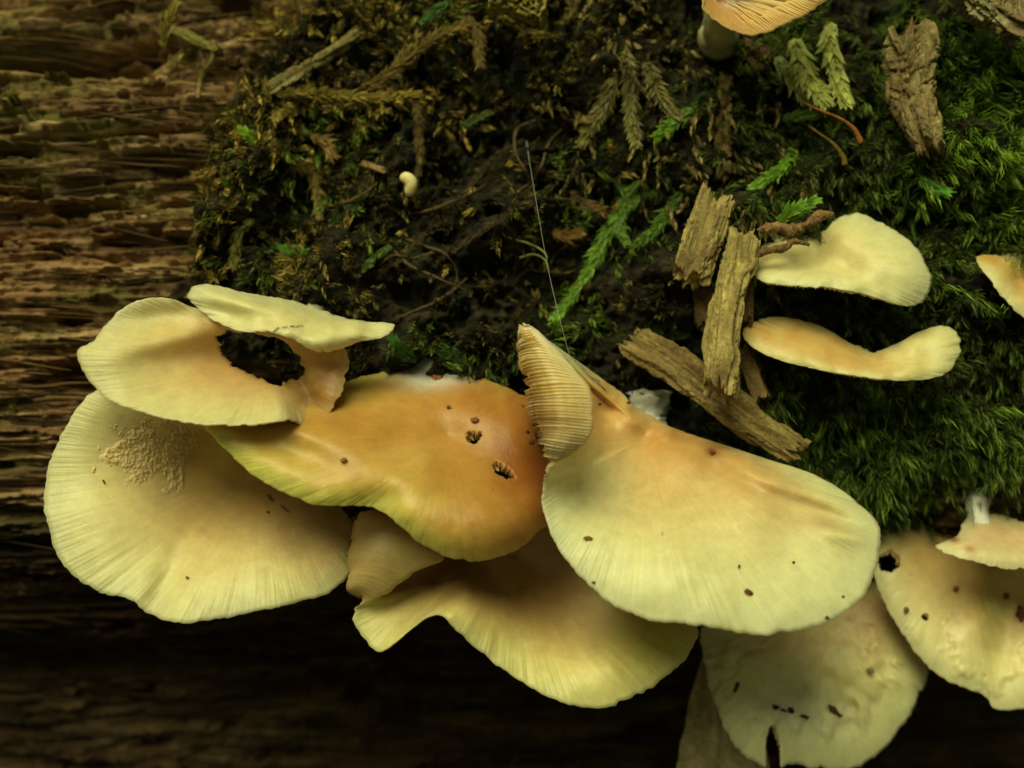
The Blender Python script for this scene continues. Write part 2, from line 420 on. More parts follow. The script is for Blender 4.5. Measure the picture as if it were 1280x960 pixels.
def tps(P, lam=0.004):
    """smooth surface z(px,py) through scattered points"""
    P = np.asarray(P, float); n = len(P); xy = P[:, :2] / 200.0
    phi = lambda r2: 0.5 * r2 * np.log(r2 + 1e-9)
    K = phi(((xy[:, None] - xy[None]) ** 2).sum(-1)) + lam * np.eye(n)
    Q = np.column_stack([np.ones(n), xy])
    A = np.block([[K, Q], [Q.T, np.zeros((3, 3))]])
    w = np.linalg.solve(A, np.concatenate([P[:, 2], np.zeros(3)]))
    def f(x, y):
        sh = np.shape(x); q = np.column_stack([np.ravel(x), np.ravel(y)]) / 200.0
        out = w[n] + q @ w[n + 1:]
        for i in range(n): out = out + w[i] * phi(((q - xy[i]) ** 2).sum(1))
        return out.reshape(sh)
    return f
def cap_mesh(root, hub, spokes, G=150, NV=40, bulge=20, thick=9, gd=8, dents=(), bumps=(), holes=(), cin=(0.62, 0.36, 0.13), cout=(0.80, 0.68, 0.33),
             cpow=1.4, spots=(), face=1, stri=0.9, rim_noise=2.2, seed=0, gcol=(0.70, 0.46, 0.20), rimcol=None, wave=0.0, gshow=True, edge=5, NU=None, kc=(32, 3), gtap=0.8, fmin=0.12):
    r = np.random.default_rng(seed); hub = np.array(hub, float)
    sp = []; data = [hub]; fold = kc[1] == 2
    for s in spokes:
        if isinstance(s, tuple):
            p = np.array(s, float); t = np.array([0, 0.3, 0.65, 0.92, 1.0])[:, None]
            q = hub + (p - hub) * t; q[:, 2] += bulge * np.array([0, 0.75, 0.85, 0.25, 0]) + edge * np.array([0, 0, 0.5, 0.75, -0.4])
            data += list(q[1:]) if np.linalg.norm(p[:2] - hub[:2]) > 60 else list(q[[2, 4]]); wt = 1.0
        else:
            q = np.vstack([hub, np.array(s, float)]); data += list(q[1:3]) if fold else list(q[1:]); wt = 0.0 if fold else 1.0
        sp.append(np.column_stack([crom(q, NV), np.full(NV, wt)]))
    NU = NU or int(G * 1.7)
    NU += NU % 2
    P4 = crom_closed(np.array(sp), NU)                     # (NU, NV, 4) px,py,z,weight
    P = P4[..., :3].copy(); wt = np.clip(P4[..., 3], 0, 1)
    zf = tps(data)
    u = np.arange(NU) / NU; v = np.linspace(0, 1, NV)
    # the flesh runs smoothly through the hub
    for _ in range(NU // 20): wt = (wt + np.roll(wt, 1, 0) + np.roll(wt, -1, 0)) / 3
    wt_raw = wt[:, 0].copy()
    wt = np.maximum(wt ** 2, (1 - ss(0.15, 0.5, v))[None, :])
    P[..., 2] = P[..., 2] * (1 - wt) + zf(P[..., 0], P[..., 1]) * wt
    U, Vv = np.meshgrid(u, v, indexing='ij')
    # wobble of the margin
    an = 2 * np.pi * u
    wob = sum(r.normal(0, 1) * np.cos(k * an + r.uniform(0, 6.3)) / k ** 0.6 for k in range(6, 60)) * 0.28 * rim_noise
    jag = (vn(u * G * 1.1, 0 * u + seed, 2) - 0.5) * rim_noise * 1.1
    jag = jag - 5.0 * ss(0.80, 0.95, vn(u * 31 + seed * 5, 0 * u + 7, 6)) * vn(u * 170, 0 * u, 1)
    rad = P[:, -1, :2] - P[:, -4, :2]; rad /= np.maximum(np.linalg.norm(rad, axis=1, keepdims=True), 1e-6)
    P[..., :2] += (rad * (wob + jag)[:, None])[:, None, :] * (ss(0.6, 1.0, v))[None, :, None]
    if wave:
        P[..., 2] += wave * (ss(0.3, 1.0, v))[None, :] * sum(r.normal(0, 1) * np.cos(k * an + r.uniform(0, 6.3)) / k for k in range(3, 9))[:, None]
    for cx, cy, sx, sy, a, dz in dents: P[..., 2] += dz * gauss(P[..., 0], P[..., 1], cx, cy, sx, sy, a)
    P[..., 2] += (fbm(P[..., 0] / 55 + seed, P[..., 1] / 55, 3, 1) - 0.5) * 5.0
    for cx, cy, sx, sy, a, amp, sc in bumps:
        g = ss(0.25, 0.6, gauss(P[..., 0], P[..., 1], cx, cy, sx, sy, a) + (fbm(P[..., 0] / 14, P[..., 1] / 14, 3, 5) - 0.5) * 0.8)
        P[..., 2] += g * amp * (0.25 + fbm(P[..., 0] / sc, P[..., 1] / sc, 2, 6))
    # snap the edges of holes
    kill = np.zeros((NU, NV - 1), bool)
    px, py = P[..., 0].copy(), P[..., 1].copy()
    for cx, cy, a, b, ang, ro in holes:
        c, s_ = math.cos(math.radians(ang)), math.sin(math.radians(ang))
        dx, dy = px - cx, py - cy
        lx, ly = (dx * c + dy * s_) / a, (-dx * s_ + dy * c) / b
        th = np.arctan2(ly, lx)
        rr = np.hypot(lx, ly) / (1 + ro * (vn(th * 2.2 + 20, 0 * th + cx, 3) - 0.5) * 2 + ro * 0.6 * (vn(th * 7 + 60, 0 * th + cx, 4) - 0.5) * 2)
        cr = 0.25 * (rr[:, :-1] + rr[:, 1:] + np.roll(rr, -1, 0)[:, :-1] + np.roll(rr, -1, 0)[:, 1:])
        k_ = (cr < 1) & (vv_ok if False else np.ones_like(cr, bool))
        kill |= k_
        inn = (rr < 1)
        sc_ = np.where(inn, 1 / np.maximum(rr, 0.05), 1)
        P[..., 0] = np.where(inn, cx + dx * sc_, P[..., 0]); P[..., 1] = np.where(inn, cy + dy * sc_, P[..., 1])
    Q = UPJ(P)
    du = np.roll(Q, -1, 0) - np.roll(Q, 1, 0); dv = np.gradient(Q, axis=1)
    N = np.cross(dv, du); N[:, 0] = N[:, 1]
    ln = np.linalg.norm(N, axis=-1, keepdims=True); N = N / np.maximum(ln, 1e-9)
    if np.mean(N[:, 2:NV // 3, 2]) * face < 0: N = -N
    # soften the normals so that folds do not tear
    for _ in range(3):
        N = N + 0.5 * (np.roll(N, 1, 0) + np.roll(N, -1, 0))
        N[:, 1:-1] += 0.5 * (N[:, :-2] + N[:, 2:])
        N /= np.maximum(np.linalg.norm(N, axis=-1, keepdims=True), 1e-9)
    slen = np.linalg.norm(np.diff(Q, axis=1), axis=-1).sum(1)
    fit = np.clip(slen / 130, fmin, 1.0)[:, None]
    for _ in range(6): fit = (fit + np.roll(fit, 1, 0) + np.roll(fit, -1, 0)) / 3
    st = (fbm(U * G * 0.22, Vv * 1.5 + seed, 2, 3) - 0.5) * 2.2 * stri * ss(0.5, 1.0, v)[None, :]
    top = Q + N * st[..., None]
    th = (thick * (1 - Vv ** 2.2)) * fit + 1.6
    bot = Q - N * th[..., None]
    # colour: flesh pigment, and on some caps shade painted in
    x, y = P[..., 0], P[..., 1]
    cin = np.array(cin); cout = np.array(cout)
    nz = (fbm(x / 60 + seed * 3, y / 60, 4, 2) - 0.5)
    t = np.clip(Vv + nz * 0.35, 0, 1) ** cpow
    C = cin + (cout - cin) * ss(0.05, 0.95, t)[..., None]
    for cx, cy, sx, sy, a, c_, w_ in spots:
        g = gauss(x, y, cx, cy, sx, sy, a) * (1 + (fbm(x / 16, y / 16, 3, 4) - 0.5) * 1.0)
        C = C + (np.array(c_) - C) * np.clip(g * w_, 0, 1)[..., None]
    if rimcol is not None:
        e = ss(0.965, 1.0, Vv) * ss(0.45, 0.62, fbm(U * 14, Vv, 3, 5)); C = C + (np.array(rimcol) - C) * (0.8 * e)[..., None]
    speck = (vn(x / 2.3, y / 2.3, 5) > 0.993) & (Vv > 0.06)
    C = np.where(speck[..., None], C * 0.45, C)
    # faces
    I = np.arange(NU * NV).reshape(NU, NV); J = np.roll(I, -1, 0)
    quads = np.stack([I[:, :-1], I[:, 1:], J[:, 1:], J[:, :-1]], -1)
    keep = ~kill
    ft = quads[keep]
    off = NU * NV
    # flesh under steep or short sectors must not come through the upper skin
    CS = 5.0; tz = {}
    pr_ = lambda A_: np.stack([640 + A_[..., 0] * D / (D - A_[..., 2]), 480 - A_[..., 1] * D / (D - A_[..., 2])], -1)
    pk = np.floor(pr_(top) / CS).astype(int); vis = N[..., 2] > 0.05
    gx0, gy0 = pk.reshape(-1, 2).min(0) - 4; gw_, gh_ = pk.reshape(-1, 2).max(0) - (gx0, gy0) + 8
    zt = np.full((gw_, gh_), -1e4); fa = pk[vis] - (gx0, gy0)
    np.maximum.at(zt, (fa[:, 0], fa[:, 1]), top[..., 2][vis])
    for _ in range(2):
        e = zt < -9e3
        nb = np.maximum.reduce([np.roll(zt, 1, 0), np.roll(zt, -1, 0), np.roll(zt, 1, 1), np.roll(zt, -1, 1)]); zt[e] = nb[e]
    def poke(A_, NZ):
        k2 = np.clip(np.floor(pr_(A_) / CS).astype(int) - (gx0, gy0), 0, (gw_ - 1, gh_ - 1)); z_ = zt[k2[..., 0], k2[..., 1]]
        return (NZ > 0.0) & (A_[..., 2] > z_ - 0.5) & (z_ > -9e3)
    pb = poke(bot, N[..., 2]).ravel()
    fb = ft[:, ::-1] + off
    if fold: fb = fb[~((wt_raw[(fb[:, 0] - off) // NV] < 0.9) & (v[(fb[:, 0] - off) % NV] < 0.42))]
    fb = fb[~pb[fb - off].any(1)]
    if fold: fb = fb[slen[(fb[:, 0] - off) // NV] > 110]
    rimf = np.stack([I[:, -1], I[:, -1] + off, J[:, -1] + off, J[:, -1]], -1)
    walls = []
    if kill.any():
        kd = kill; ku = np.roll(kill, 1, 0)
        a_ = np.argwhere(kd ^ ku)
        for i_, j_ in a_: walls.append([I[i_, j_], I[i_, j_ + 1], I[i_, j_ + 1] + off, I[i_, j_] + off])
        for i_, j_ in np.argwhere(kd[:, 1:] ^ kd[:, :-1]): walls.append([I[i_, j_ + 1], J[i_, j_ + 1], J[i_, j_ + 1] + off, I[i_, j_ + 1] + off])
    Fs = [np.vstack([ft, fb, rimf] + ([np.array(walls)] if walls else []))]
    gc = np.array(gcol)
    capo = mk('cap', np.vstack([top.reshape(-1, 3), bot.reshape(-1, 3)]), Fs, M_CAP, root, cols=np.vstack([C.reshape(-1, 3), (C * 0.35 + gc * 0.65).reshape(-1, 3)]), attrs={'su': np.tile((U * G).ravel(), 2), 'sv': np.tile(Vv.ravel(), 2)})
    if gshow:
        K = 6; NG = G * K
        gu = np.arange(NG) / NG * NU
        j0 = np.floor(gu).astype(int) % NU; j1 = (j0 + 1) % NU; fr = (gu - np.floor(gu))[:, None, None]
        vi = np.unique(np.round(np.linspace(0, NV - 1, min(NV, 26))).astype(int))
        lerp = lambda A_: (A_[j0] * (1 - fr) + A_[j1] * fr)[:, vi]
        Qg, Ng = lerp(Q), lerp(N); Tg = lerp(th[..., None])[..., 0]; Fg = lerp(np.repeat(fit, NV, 1)[..., None])[..., 0]
        tg = lerp(du); tg = tg / np.maximum(np.linalg.norm(tg, axis=-1, keepdims=True), 1e-9)
        pr = np.array([0.0, 0.0, 0.25, 1.0, 0.2, 0.0])
        blade = np.tile(pr, G)[:, None] + 0 * Tg
        gi = np.repeat(np.arange(G), K)[:, None] + 0 * vi[None]
        vg = (v[vi])[None, :] + 0 * Tg
        hsh = (vn(gi * 3.7, 0.0 * gi + seed, 6))
        vst = np.where(gi % 2 == 0, 0.10, np.where(gi % 4 == 1, 0.40, 0.62)) + 0.15 * (hsh - 0.5)
        prof = ss(0, 0.15, vg - vst) * (1 - gtap * ss(0.7, 1.0, vg))
        gw = gd * blade * prof * (0.65 + 0.7 * hsh) * Fg * ss(0.25, 0.8, Fg)
        wv = (fbm(gi * 0.45, vg * 4 + seed, 2, 2) - 0.5) * 5.0 + (vn(gi * 1.9, vg * 5, 3) - 0.5) * 2.0
        gq = Qg - Ng * (Tg * 0.85 + gw + 0.2)[..., None] + tg * (wv * ss(0, 0.3, vg) * (1 - 0.7 * ss(0.8, 1.0, vg)))[..., None]
        gq[:, -1] = Qg[:, -1] - Ng[:, -1] * (Tg[:, -1] * 0.85)[:, None]
        gC = gc * (0.8 + 0.3 * blade)[..., None] + (cout - gc) * (0.7 * ss(0.5, 1.0, vg) * (0.4 + 0.6 * blade))[..., None]
        Ig = np.arange(NG * len(vi)).reshape(NG, len(vi)); Jg = np.roll(Ig, -1, 0)
        fq = np.stack([Ig[:, :-1], Jg[:, :-1], Jg[:, 1:], Ig[:, 1:]], -1)
        kg = kill[j0][:, vi[:-1]]
        if fmin < 0.5: kg = kg | (slen[j0] < min(125, 0.4 * slen.max()))[:, None] | ((wt_raw[j0] < 0.9)[:, None] & (v[vi[:-1]] < 0.42)[None, :])
        else: kg = kg | (P[j0, -1, 1] < hub[1] + 8)[:, None]
        kg = kg | np.roll(kg, -1, 0) | kill[j0][:, np.minimum(vi[1:], NV - 2)] if kill.any() else kg
        if kill.any():
            kh = kill[j0][:, np.minimum(vi[:-1], NV - 2)]
            for _ in range(8): kg = kg | np.roll(kg, 1, 0) & kh.any() | np.roll(kg, -1, 0) & kh.any()
            kg[:, 1:] |= kg[:, :-1].copy(); kg[:, :-1] |= kg[:, 1:].copy()
        fq = fq[~kg]; pg = poke(gq, Ng[..., 2]).ravel() if fmin < 0.5 else np.zeros(gq.shape[0] * gq.shape[1], bool)
        fq = fq[~pg[fq].any(1)]
        mk('gills', gq.reshape(-1, 3), [fq], M_GILL, root, cols=gC.reshape(-1, 3))
    return capo, (lambda x, y: zf(x, y) + sum(dz * gauss(x, y, cx, cy, sx, sy, a) for cx, cy, sx, sy, a, dz in dents))

def tube(pts, rad, n=14, seed=0, rough=0.08, closed=True):
    """pts in (px,py,z); rad list. returns verts (camera frame), faces"""
    P = UPJ(np.asarray(pts, float)); m = len(P)
    rad = np.broadcast_to(np.asarray(rad, float), (m,))
    T = np.gradient(P, axis=0); T /= np.linalg.norm(T, axis=1, keepdims=True)
    ref = np.array([0.13, 0.21, 0.97])
    A = np.cross(T, ref); A /= np.maximum(np.linalg.norm(A, axis=1, keepdims=True), 1e-6); B = np.cross(T, A)
    a = np.linspace(0, 2 * np.pi, n, endpoint=False)
    am = np.cos(a)[None] * 1.3 + 30 + seed; bm = np.sin(a)[None] * 1.3 + np.arange(m)[:, None] * (14.0 / m)
    rr = rad[:, None] * (1 + rough * ((fbm(bm * 2.4 + seed, am * 1.6, 4, 2, 0.7) - 0.5) * 3.0 + (vn(bm * 0.35 + 9 * seed, 0 * bm + seed, 5) - 0.5) * 1.2))
    V = P[:, None] + rr[..., None] * (np.cos(a)[None, :, None] * A[:, None] + np.sin(a)[None, :, None] * B[:, None])
    I = np.arange(m * n).reshape(m, n); J = np.roll(I, -1, 1)
    F = np.stack([I[:-1], J[:-1], J[1:], I[1:]], -1).reshape(-1, 4)
    V = np.vstack([V.reshape(-1, 3), P[:1], P[-1:]])
    f0 = np.stack([J[0], I[0], np.full(n, m * n)], -1); f1 = np.stack([I[-1], J[-1], np.full(n, m * n + 1)], -1)
    return V, [F, np.vstack([f0, f1])]
def stipe(root, pts, rad, c=(0.72, 0.66, 0.48), seed=0, name='stipe', rough=0.16):
    p = crom(pts, 24); rr = np.interp(np.linspace(0, 1, 24), np.linspace(0, 1, len(rad)), rad)
    V, F = tube(p, rr, 24, seed, rough)
    cc = np.tile(np.array(c), (len(V), 1)) * (0.85 + 0.3 * vn(V[:, 0] / 6, V[:, 1] / 6, 3))[:, None]
    return mk(name, V, F, M_WHITE, root, cols=cc)
GRP = 'shelf mushrooms growing from the log'
def mushroom(label, at):
    return empty('mushroom', W(UPJ(np.array(at, float))), label, 'mushroom', GRP)

DK = (0.05, 0.03, 0.015); RB = (0.17, 0.075, 0.02)
CREAM = (0.84, 0.74, 0.36); PALE = (0.86, 0.79, 0.44); TAN = (0.66, 0.40, 0.13); ORANGE = (0.50, 0.235, 0.055); YEL = (0.78, 0.68, 0.16); BROWN = (0.16, 0.07, 0.02)

# big cream cap with its curled-over edge
m = mushroom('large cream mushroom whose curled left edge shows ridged gills', (800, 505, -20))
mE = m
_, PE = cap_mesh(m, (806, 545, 78), [
    (800, 512, 48), (850, 538, 58), (905, 556, 76), (960, 574, 95), (1010, 590, 120), (1052, 612, 140), (1085, 640, 155), (1100, 660, 170), (1098, 700, 195),
    (1082, 740, 220), (1050, 770, 240), (1000, 788, 255), (950, 794, 262), (900, 786, 265), (850, 779, 262), (800, 772, 255), (758, 750, 245), (720, 714, 235), (693, 675, 225), (678, 630, 222),
    [(768, 563, 112), (730, 578, 178), (696, 585, 222), (686, 588, 236), (690, 584, 240)],
    [(768, 551, 104), (716, 552, 180), (687, 556, 225), (694, 560, 250), (720, 564, 250)],
    [(765, 538, 95), (712, 524, 165), (680, 528, 218), (698, 530, 250), (740, 535, 250)],
    [(762, 528, 88), (708, 496, 150), (672, 490, 205), (694, 490, 238), (738, 490, 236)],
    [(760, 519, 76), (708, 474, 132), (662, 450, 190), (682, 448, 220), (718, 462, 214)],
    [(761, 513, 68), (714, 466, 118), (658, 418, 178), (668, 420, 195), (692, 436, 192)],
    [(762, 508, 62), (722, 470, 98), (668, 414, 160), (657, 405, 172), (655, 404, 174)],
    (748, 470, 58), (772, 487, 48)],
    G=370, NV=52, bulge=26, edge=3, NU=480, kc=(70, 2), thick=10, gd=8, cin=(0.72, 0.47, 0.18), cout=(0.84, 0.79, 0.42), cpow=0.8, stri=0.7,
    dents=((1035, 642, 55, 11, 24, -20), (740, 605, 46, 44, 0, -26), (860, 690, 120, 70, 0, 16), (985, 612, 70, 14, 24, 14), (1060, 668, 40, 12, 10, 10), (930, 600, 60, 14, 28, -10)),
    spots=((870, 552, 100, 36, 22, (0.56, 0.29, 0.08), 0.9), (765, 505, 45, 55, 40, (0.62, 0.36, 0.11), 0.85), (965, 618, 90, 30, 30, (0.62, 0.38, 0.13), 0.75), (1030, 655, 34, 9, 5, (0.40, 0.30, 0.12), 0.7),
           (890, 565, 8, 6, 0, (0.22, 0.07, 0.02), 0.9), (1065, 765, 20, 5, -50, (0.55, 0.33, 0.05), 0.7),
           (1000, 640, 30, 18, 20, (0.86, 0.66, 0.34), 0.6), (920, 660, 3, 8, -25, (0.9, 0.8, 0.5), 1.0)),
    rimcol=(0.52, 0.33, 0.05), seed=1, gcol=(0.76, 0.45, 0.18))
stipe(m, [(822, 570, 60), (815, 540, 15), (808, 508, 4), (806, 494, surf1(806, 494) - 15)], [10, 13, 24, 28], (0.80, 0.80, 0.70), 1, rough=0.5)

# orange-brown centre cap
m = mushroom('orange brown mushroom with two small holes and yellow rolled edge', (545, 480, -20))
mD = m
_, PD = cap_mesh(m, (560, 545, 130), [
    (545, 459, 30), (580, 464, 40), (615, 477, 55), (645, 490, 70), (676, 507, 80), (695, 550, 100), (700, 600, 125), (695, 640, 150), (675, 664, 175), (650, 684, 195), (620, 698, 210),
    (585, 702, 218), (550, 692, 222), (520, 676, 222), (498, 656, 222), (478, 640, 220), (455, 633, 220), (425, 632, 222), (395, 631, 224), (360, 618, 222), (325, 600, 216), (295, 575, 206), (272, 552, 196), (257, 536, 188),
    (262, 528, 184), (285, 520, 160), (330, 508, 125), (380, 496, 95), (425, 480, 72), (465, 468, 54), (505, 460, 38)],
    G=210, NV=84, NU=440, bulge=30, thick=11, gd=10, cin=(0.55, 0.29, 0.06), cout=(0.66, 0.47, 0.11), cpow=1.3, stri=0.8, wave=2, edge=7,
    dents=((430, 560, 90, 30, 20, 12), (470, 625, 40, 18, -10, -10), (590, 640, 80, 40, 0, 14), (360, 560, 60, 20, 20, -14)),
    holes=((592, 545, 8.5, 8, 20, 0.25), (629, 587, 15, 8, 35, 0.25)),
    spots=((545, 470, 40, 15, 0, (0.80, 0.80, 0.72), 1.4), (668, 590, 66, 100, 10, (0.30, 0.10, 0.02), 1.2), (630, 512, 80, 34, 20, (0.44, 0.19, 0.04), 0.95), (600, 640, 70, 40, 0, (0.52, 0.27, 0.06), 0.8), (420, 520, 70, 26, 0, (0.50, 0.25, 0.06), 0.6),
           (510, 570, 46, 18, -10, (0.74, 0.50, 0.16), 0.6), (535, 570, 26, 12, 0, (0.56, 0.33, 0.07), 0.6), (350, 606, 100, 13, 27, YEL, 1.2), (430, 629, 80, 12, 0, YEL, 1.2), (280, 555, 14, 44, -45, YEL, 1.1), (510, 662, 60, 14, 33, YEL, 0.9), 
           (676, 530, 14, 40, 0, (0.20, 0.08, 0.02), 0.9)),
    seed=2)
stipe(m, [(560, 560, 95), (552, 515, 30), (546, 486, -4), (545, 478, surf1(545, 478) - 15)], [24, 22, 22, 34], (0.82, 0.82, 0.75), 2)

# lower-left round cap
m = mushroom('broad round pale mushroom with crumbly granular patch', (330, 560, -20))
_, PC = cap_mesh(m, (325, 580, 40), [
    (300, 535, 40), (230, 505, 70), (165, 488, 105), (120, 488, 128), (92, 515, 140), (70, 560, 150), (56, 605, 158), (58, 650, 170), (78, 705, 186), (120, 738, 196), (160, 748, 198), (190, 768, 206), (225, 779, 212), (270, 774, 206),
    (320, 764, 196), (370, 754, 180), (410, 742, 160), (437, 718, 135), (449, 692, 108), (446, 662, 78), (428, 634, 50), (400, 590, 30), (360, 550, 25)],
    G=220, NV=44, bulge=8, thick=9, gd=8, cin=(0.62, 0.385, 0.14), cout=(0.84, 0.73, 0.36), cpow=0.95, stri=1.0, wave=3,  # tan at the middle and right also paints in shadow from caps above
    dents=((205, 730, 16, 60, 25, -12), (150, 640, 70, 60, 0, 16), (300, 700, 80, 45, -10, 14), (250, 580, 60, 50, 0, -10), (420, 690, 30, 30, 0, 8)),
    spots=((188, 565, 55, 44, 0, (0.88, 0.68, 0.32), 0.9), (280, 570, 60, 50, 0, (0.60, 0.43, 0.09), 0.6), (380, 660, 70, 40, 20, (0.58, 0.33, 0.13), 0.6), (400, 690, 40, 30, 0, (0.6, 0.37, 0.17), 0.5)),
    seed=3)
def crust(root, zf, x0, x1, y0, y1, cx, cy, sx, sy, c, step=1.0):
    x, y = np.meshgrid(np.arange(x0, x1, step), np.arange(y0, y1, step), indexing='ij')
    g = gauss(x, y, cx, cy, sx, sy) + (fbm(x / 22, y / 22, 4, 5, 0.65) - 0.5) * 1.0
    mk_ = ss(0.20, 0.62, g)
    z = zf(x, y) - 4 + 4.4 * mk_ + mk_ * (4.2 * (fbm(x / 2.0, y / 2.0, 2, 6) - 0.45) + 5 * (fbm(x / 17, y / 17, 2, 1) - 0.5))
    cc = np.array(c) * (0.9 + 0.2 * fbm(x / 5, y / 5, 2, 3))[..., None]
    I = np.arange(x.size).reshape(x.shape)
    k = np.maximum.reduce([mk_[:-1, :-1], mk_[1:, :-1], mk_[1:, 1:], mk_[:-1, 1:]]) > 0.02
    F = np.stack([I[:-1, :-1], I[:-1, 1:], I[1:, 1:], I[1:, :-1]], -1)[k]
    return mk('granular_crust', UPJ(np.stack([x, y, z], -1)).reshape(-1, 3), [F], M_GRAN, root, cols=cc.reshape(-1, 3))
def specks(root, zf, items, seed=0, dz=1.0, name='speck'):
    """little dark flakes of dirt stuck to a cap: (x, y, half length, half width, angle, colour)"""
    r = np.random.default_rng(seed)
    th = np.linspace(0, 2 * np.pi, 14, endpoint=False)
    for x, y, a, b, ang, c in items:
        rr = 1 + r.normal(0, 0.16, 14); co, si = math.cos(math.radians(ang)), math.sin(math.radians(ang))
        V = []
        for q, h in ((1.0, -2.0), (0.9, 0.5), (0.5, 1.2)):
            lx, ly = a * q * rr * np.cos(th), b * q * rr * np.sin(th)
            px_, py_ = x + lx * co - ly * si, y + lx * si + ly * co
            V.append(np.stack([px_, py_, zf(px_, py_) + dz + h * min(1.0, b / 3) + r.normal(0, 0.2, 14)], -1))
        V.append(np.array([[x, y, float(zf(np.array([x]), np.array([y]))[0]) + dz + 1.4 * min(1.0, b / 3)]]))
        V = np.vstack(V); I = np.arange(42).reshape(3, 14); J = np.roll(I, -1, 1)
        F = np.stack([I[:-1], J[:-1], J[1:], I[1:]], -1).reshape(-1, 4); F3 = np.stack([I[2], J[2], np.full(14, 42)], -1)
        mk(name, UPJ(V), [F, F3], M_TWIG, root, cols=np.tile(np.array(c), (43, 1)) * r.uniform(0.6, 1.3, (43, 1)))
crust(m, PC, 105, 300, 490, 640, 190, 563, 58, 46, (0.92, 0.76, 0.40))
specks(m, PC, [(234, 722, 2.2, 1.6, 0, RB), (335, 640, 2, 1.5, 30, RB), (130, 602, 3, 1.2, 60, DK), (338, 622, 6, 2, 50, (0.24, 0.14, 0.06)), (356, 636, 7, 1.6, 40, (0.28, 0.17, 0.07))], 3, 2)
stipe(m, [(328, 600, 18), (338, 575, -15), (345, 560, surf1(345, 560) - 15)], [20, 20, 28], seed=3)

m = mE
specks(m, PE, [(735, 673, 6, 3, 0, (0.2, 0.12, 0.03)), (936, 740, 6.5, 3.2, 28, (0.16, 0.06, 0.015)), (924, 708, 1.5, 2.5, 0, DK), (992, 703, 2, 1.6, 0, DK), (1054, 746, 2, 1.6, 0, DK), (742, 728, 2.4, 2, 0, RB), (890, 566, 4, 3.2, 20, (0.2, 0.06, 0.02)), (750, 505, 2, 1.6, 0, DK), (786, 503, 2.5, 2, 0, RB), (1034, 772, 3, 2, 0, RB)], 1)
m = mD
specks(m, PD, [(430, 575, 4.5, 3, 0, (0.3, 0.17, 0.03)), (594, 525, 5, 3.5, 0, (0.28, 0.11, 0.03)), (546, 471, 6, 4, 0, (0.36, 0.11, 0.04)), (561, 509, 3, 2, 20, RB), (672, 545, 6, 4, 60, DK), (668, 530, 5, 4, 0, RB), (676, 520, 6, 4, 30, DK), (664, 552, 4, 3, 0, RB), (678, 556, 5, 4, 0, RB), (670, 512, 7, 3, 20, DK), (660, 540, 3, 2, 0, DK), (655, 508, 4, 2, 15, DK)], 2, 2)

# upper-left funnel with torn hole
m = mushroom('pale funnel shaped mushroom with a large torn hole', (370, 470, -20))
cap_mesh(m, (338, 452, 92), [
    (330, 400, 118), (285, 395, 138), (240, 384, 150), (205, 372, 155), (162, 379, 162), (136, 402, 172), (118, 425, 182), (97, 438, 192), (100, 456, 198), (112, 478, 206), (138, 500, 214), (180, 516, 222), (230, 527, 229), (270, 531, 232),
    [(325, 480, 145), (322, 508, 205), (318, 530, 230)], [(340, 480, 140), (350, 506, 195), (352, 526, 222)], [(355, 480, 128), (368, 512, 176), (372, 530, 200)],
    [(358, 474, 108), (375, 508, 142), (385, 541, 178)], [(365, 474, 102), (388, 500, 128), (402, 528, 160)], (420, 503, 146), (432, 478, 138), (437, 452, 130), (420, 425, 118), (375, 405, 110)],
    G=190, NV=46, bulge=10, thick=8, gd=7, cin=(0.60, 0.35, 0.13), cout=(0.84, 0.70, 0.34), cpow=0.8, stri=0.9, wave=1.5,
    dents=((388, 500, 10, 40, -22, -18), (352, 505, 14, 34, -22, 12), (215, 425, 60, 16, -12, 14), (190, 395, 60, 14, -10, -9), (150, 450, 40, 30, 0, 8)),
    holes=((325, 447, 52, 27, 22, 0.13),),
    spots=((225, 430, 45, 24, 0, (0.74, 0.50, 0.18), 0.6), (280, 400, 50, 20, 0, (0.62, 0.36, 0.11), 0.6), (408, 482, 30, 60, 10, (0.40, 0.225, 0.085), 1.0), (330, 450, 78, 44, 20, (0.50, 0.29, 0.10), 0.6)),
    seed=4)
stipe(m, [(412, 470, 108), (406, 476, 60), (402, 478, surf1(402, 478) - 15)], [9, 14, 22], (0.6, 0.46, 0.24), seed=4)

# wavy flap above
m = mushroom('thin wavy cream mushroom flap folded above the torn hole', (392, 378, -20))
cap_mesh(m, (380, 409, 160), [
    (300, 364, 118), (340, 371, 108), (380, 380, 100), (420, 394, 100), (458, 402, 108), (482, 403, 122), (494, 406, 130), (488, 416, 140), (474, 423, 146), (455, 426, 150), (436, 432, 158), (418, 439, 165), (398, 441, 172), (383, 434, 172),
    (368, 424, 174), (350, 418, 178), (330, 414, 180), (308, 415, 176), (285, 409, 166), (262, 397, 156), (245, 384, 146), (233, 370, 140), (238, 359, 134), (252, 354, 130), (274, 357, 124)],
    G=120, NV=34, bulge=16, thick=4, gd=3, gshow=False, cin=(0.82, 0.71, 0.34), cout=(0.86, 0.78, 0.40), stri=0.8, wave=2,
    dents=((285, 392, 34, 12, 18, -16), (330, 385, 60, 8, 12, 8), (460, 412, 30, 8, -10, -6)), seed=5, rim_noise=2.6)
stipe(m, [(380, 412, 118), (388, 400, 70), (392, 388, 25), (393, 386, surf1(393, 386) - 15)], [4, 10, 18, 26], (0.42, 0.43, 0.27), seed=5)

